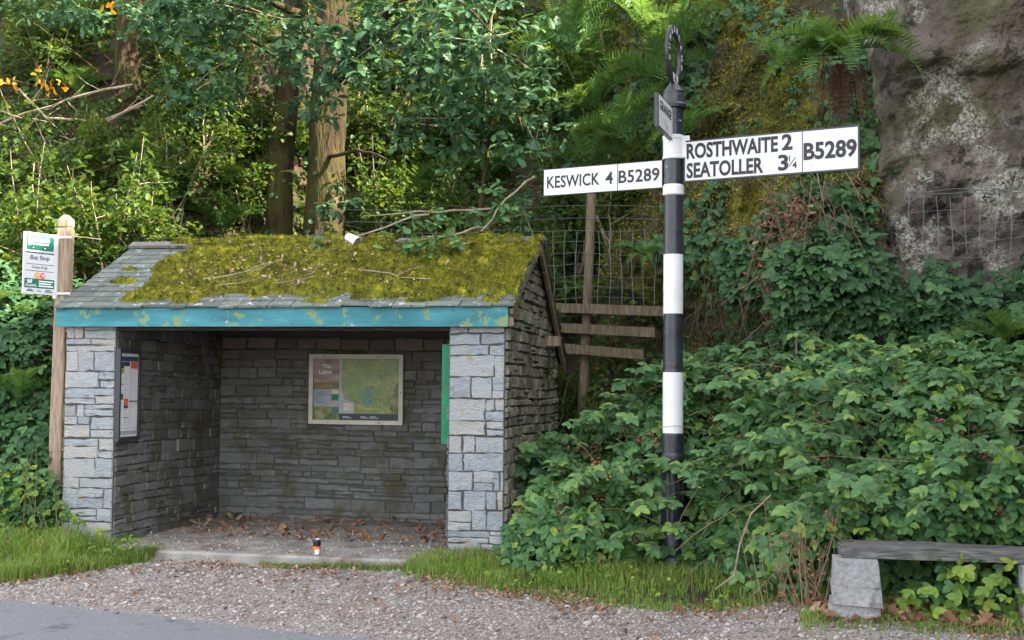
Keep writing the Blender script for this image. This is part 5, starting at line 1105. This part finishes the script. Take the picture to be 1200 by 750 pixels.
thicket('weeds', 'pale fresh shoots among the weeds by the bus stop post', 420, -7.6, -5.7, lambda x, t: (weeds(x, t)[0]-.12, weeds(x, t)[1]*1.05, weeds(x, t)[2]), .07, 'young_leaf', .18, 153, inn=.15)
def under_bench(x, t):
    y = np.interp(x, [.7, 2.2], [8.50, 8.42]); z = .05+t*np.interp(x, [.7, 1.0, 1.15, 1.6, 2.2], [.22, .30, .48, .42, .4]); return y+t*.1, z, unit(np.stack([x*0, x*0-.8, x*0+.5], 1))
thicket('weeds', 'bright green bramble shoots growing in front of the bench', 130, .74, 1.9, under_bench, .085, 'young_leaf', .10, 161)
thicket('weeds', 'darker bramble shoots under the plank bench', 260, .74, 2.1, lambda x, t: (under_bench(x, t)[0]+.12, under_bench(x, t)[1], under_bench(x, t)[2]), .095, 'bramble_leaf', .08, 163)
i_ = rng.integers(0, len(PT), 900); i_ = i_[fbm(PT[i_], 1.1, 3, 165) > .1]; litter('dead_leaves', PT[i_]+NT_[i_]*.03, .05, 'dead brown leaves caught among the bramble stems', 1.0)
i_ = rng.integers(0, len(PT), 2600); i_ = i_[(fbm(PT[i_], .9, 3, 167)+rng.normal(0, .15, len(i_)) > .30)]; P = PT[i_]+NT_[i_]*.05
Vp, Tp = scatter(OVATE, P, rn(len(P))*[1, .5, .4]+[0, -.5, -.35], rn(len(P), .3)+[0, -.5, .8], rng.uniform(.05, .10, len(P))); tag(link('nettles', mesh_tri('nettles', Vp, Tp), M['young_leaf']), 'paler pointed nettle leaves mixed into the bramble thicket', None, None, 'stuff')
# ivy on the shelter's right corner and post
def gable_prof(x, t): return 11.2+(x*0+rng.random(len(x))*1.6), .1+t*1.0, unit(np.stack([x*0+.8, x*0-.5, x*0+.4], 1))
thicket('weeds', 'dark bramble leaves against the foot of the gable wall', 900, -2.12, -1.75, gable_prof, .13, 'bramble_shade', .08, 171)

# dead brown stems and leaves between the rock and the brambles
mb = MB()
for k in range(170):
    x = rng.normal(.35, .28); z = rng.uniform(2.2, 3.7); p = np.array([x, 12.55+rng.normal(0, .1), z]); q = p+[rng.normal(.15, .25), rng.normal(-.1, .1), -rng.uniform(.3, .9)]; limb(p, q, .005, .002, 6, .1, mb, 3)
tag(mb.build('dead_bracken', M['dead_stem']), 'dead brown bracken stems between mossy rock and bramble curtain', None, None, 'stuff')
n = 1000; t = rng.random(n); P = np.stack([.12+.30*t+rng.normal(0, .17, n), 12.5+rng.normal(0, .1, n), 3.35-1.4*t+rng.normal(0, .1, n)], 1); litter('dead_leaves', P, .055, 'withered brown leaves hanging beside the bramble curtain', 1.2)
n = 170; P = np.stack([rng.normal(.26, .14, n), 9.0+rng.normal(0, .08, n), rng.uniform(.08, .6, n)], 1); litter('dead_leaves', P, .04, 'withered brown leaves left of the bench', 1.2)
mb = MB()
for k in range(34): p = np.array([rng.normal(.26, .15), 8.95+rng.normal(0, .08), .05]); limb(p, p+[rng.normal(0, .15), rng.normal(-.05, .1), rng.uniform(.3, .8)], .004, .0015, 5, .1, mb, 3)
tag(mb.build('dead_stems', M['dead_stem']), 'thin dead stems standing left of the bench', None, None, 'stuff')
mb = MB(); P = np.array([(-.38, 9.65, .10), (-.24, 9.55, .22), (-.20, 9.5, .45), (-.12, 9.45, .68), (.02, 9.45, .82)]); mb.tube(P, [.008, .008, .007, .006, .004], 6)
tag(mb.build('dead_stem', M['twig']), 'pale curved dead stem arching out of the brambles', 'stem')
mb = MB(); limb((.28, 12.2, 1.7), (.25, 12.25, 2.9), .010, .006, 8, .04, mb, 5); tag(mb.build('dead_stem', M['twig']), 'upright pale dead stem in front of the mossy rock', 'stem')
mb = MB(); c = PT[(PT[:, 0] < -1.2) & (PT[:, 2] < 1.0) & (PT[:, 2] > .6)]; c = c[rng.integers(0, len(c), 8)]; pos = np.repeat(c, 6, 0)+rn(48, .015)+[0, -.1, .05]; scatter(OVATE, pos, rn(48), rn(48)+[0, -1, 0], .03, mb); tag(mb.build('yellow_flowers', M['yellow_petal']), 'small yellow flowers among the brambles by the gable', None, None, 'stuff')

mb = MB()
for k in range(16): p = np.array([rng.uniform(-7.2, -5.9), 10.45+rng.normal(0, .06), .08]); limb(p, p+[rng.normal(0, .15), rng.normal(-.05, .08), rng.uniform(.4, 1.0)], .004, .0018, 7, .06, mb, 4)
tag(mb.build('dry_stalks', M['hay']), 'thin dry stalks among the weeds by the left pillar', None, None, 'stuff')
# ---- unseen trees added to the right to break up the sunlight
for (x, y, h, lab) in ((6.6, 17.6, 3.0, 'unseen bushy oak added behind the rock face to break up sunlight'), (7.2, 20.6, 3.0, 'unseen spreading oak added farther up the hill to break up sunlight')):
    b = ground_loc(x, y)
    mk('oak_tree', lab, b, [(x, y, b[2]-.3), (x+.1, y, b[2]+h*.5), (x, y+.1, b[2]+h)], [.22, .17, .08], [], [((x, y, b[2]+h*.8), (1.3, 1.3, h*.3), 90)], 8, .14, OVATE, 'shrub_leaf')
b = ground_loc(2.3, 16.4)
mk('oak_tree', 'unseen oak added on top of the rock face to dapple the sunlight', b, [(2.3, 16.4, b[2]-.3), (2.0, 16.2, b[2]+1.5), (1.6, 15.9, b[2]+3.4)], [.2, .16, .08], [((2.0, 16.2, b[2]+1.2), (.2, 15.0, 9.8), .08, .02), ((1.9, 16, b[2]+2), (-1.3, 16.4, 11.2), .08, .02)], [((1.8, 16, 12), (1.5, 1.4, 1.1), 90), ((-1.4, 16.4, 11.2), (1.3, 1.1, .8), 80)], 8, .14, OAK, 'oak_leaf')
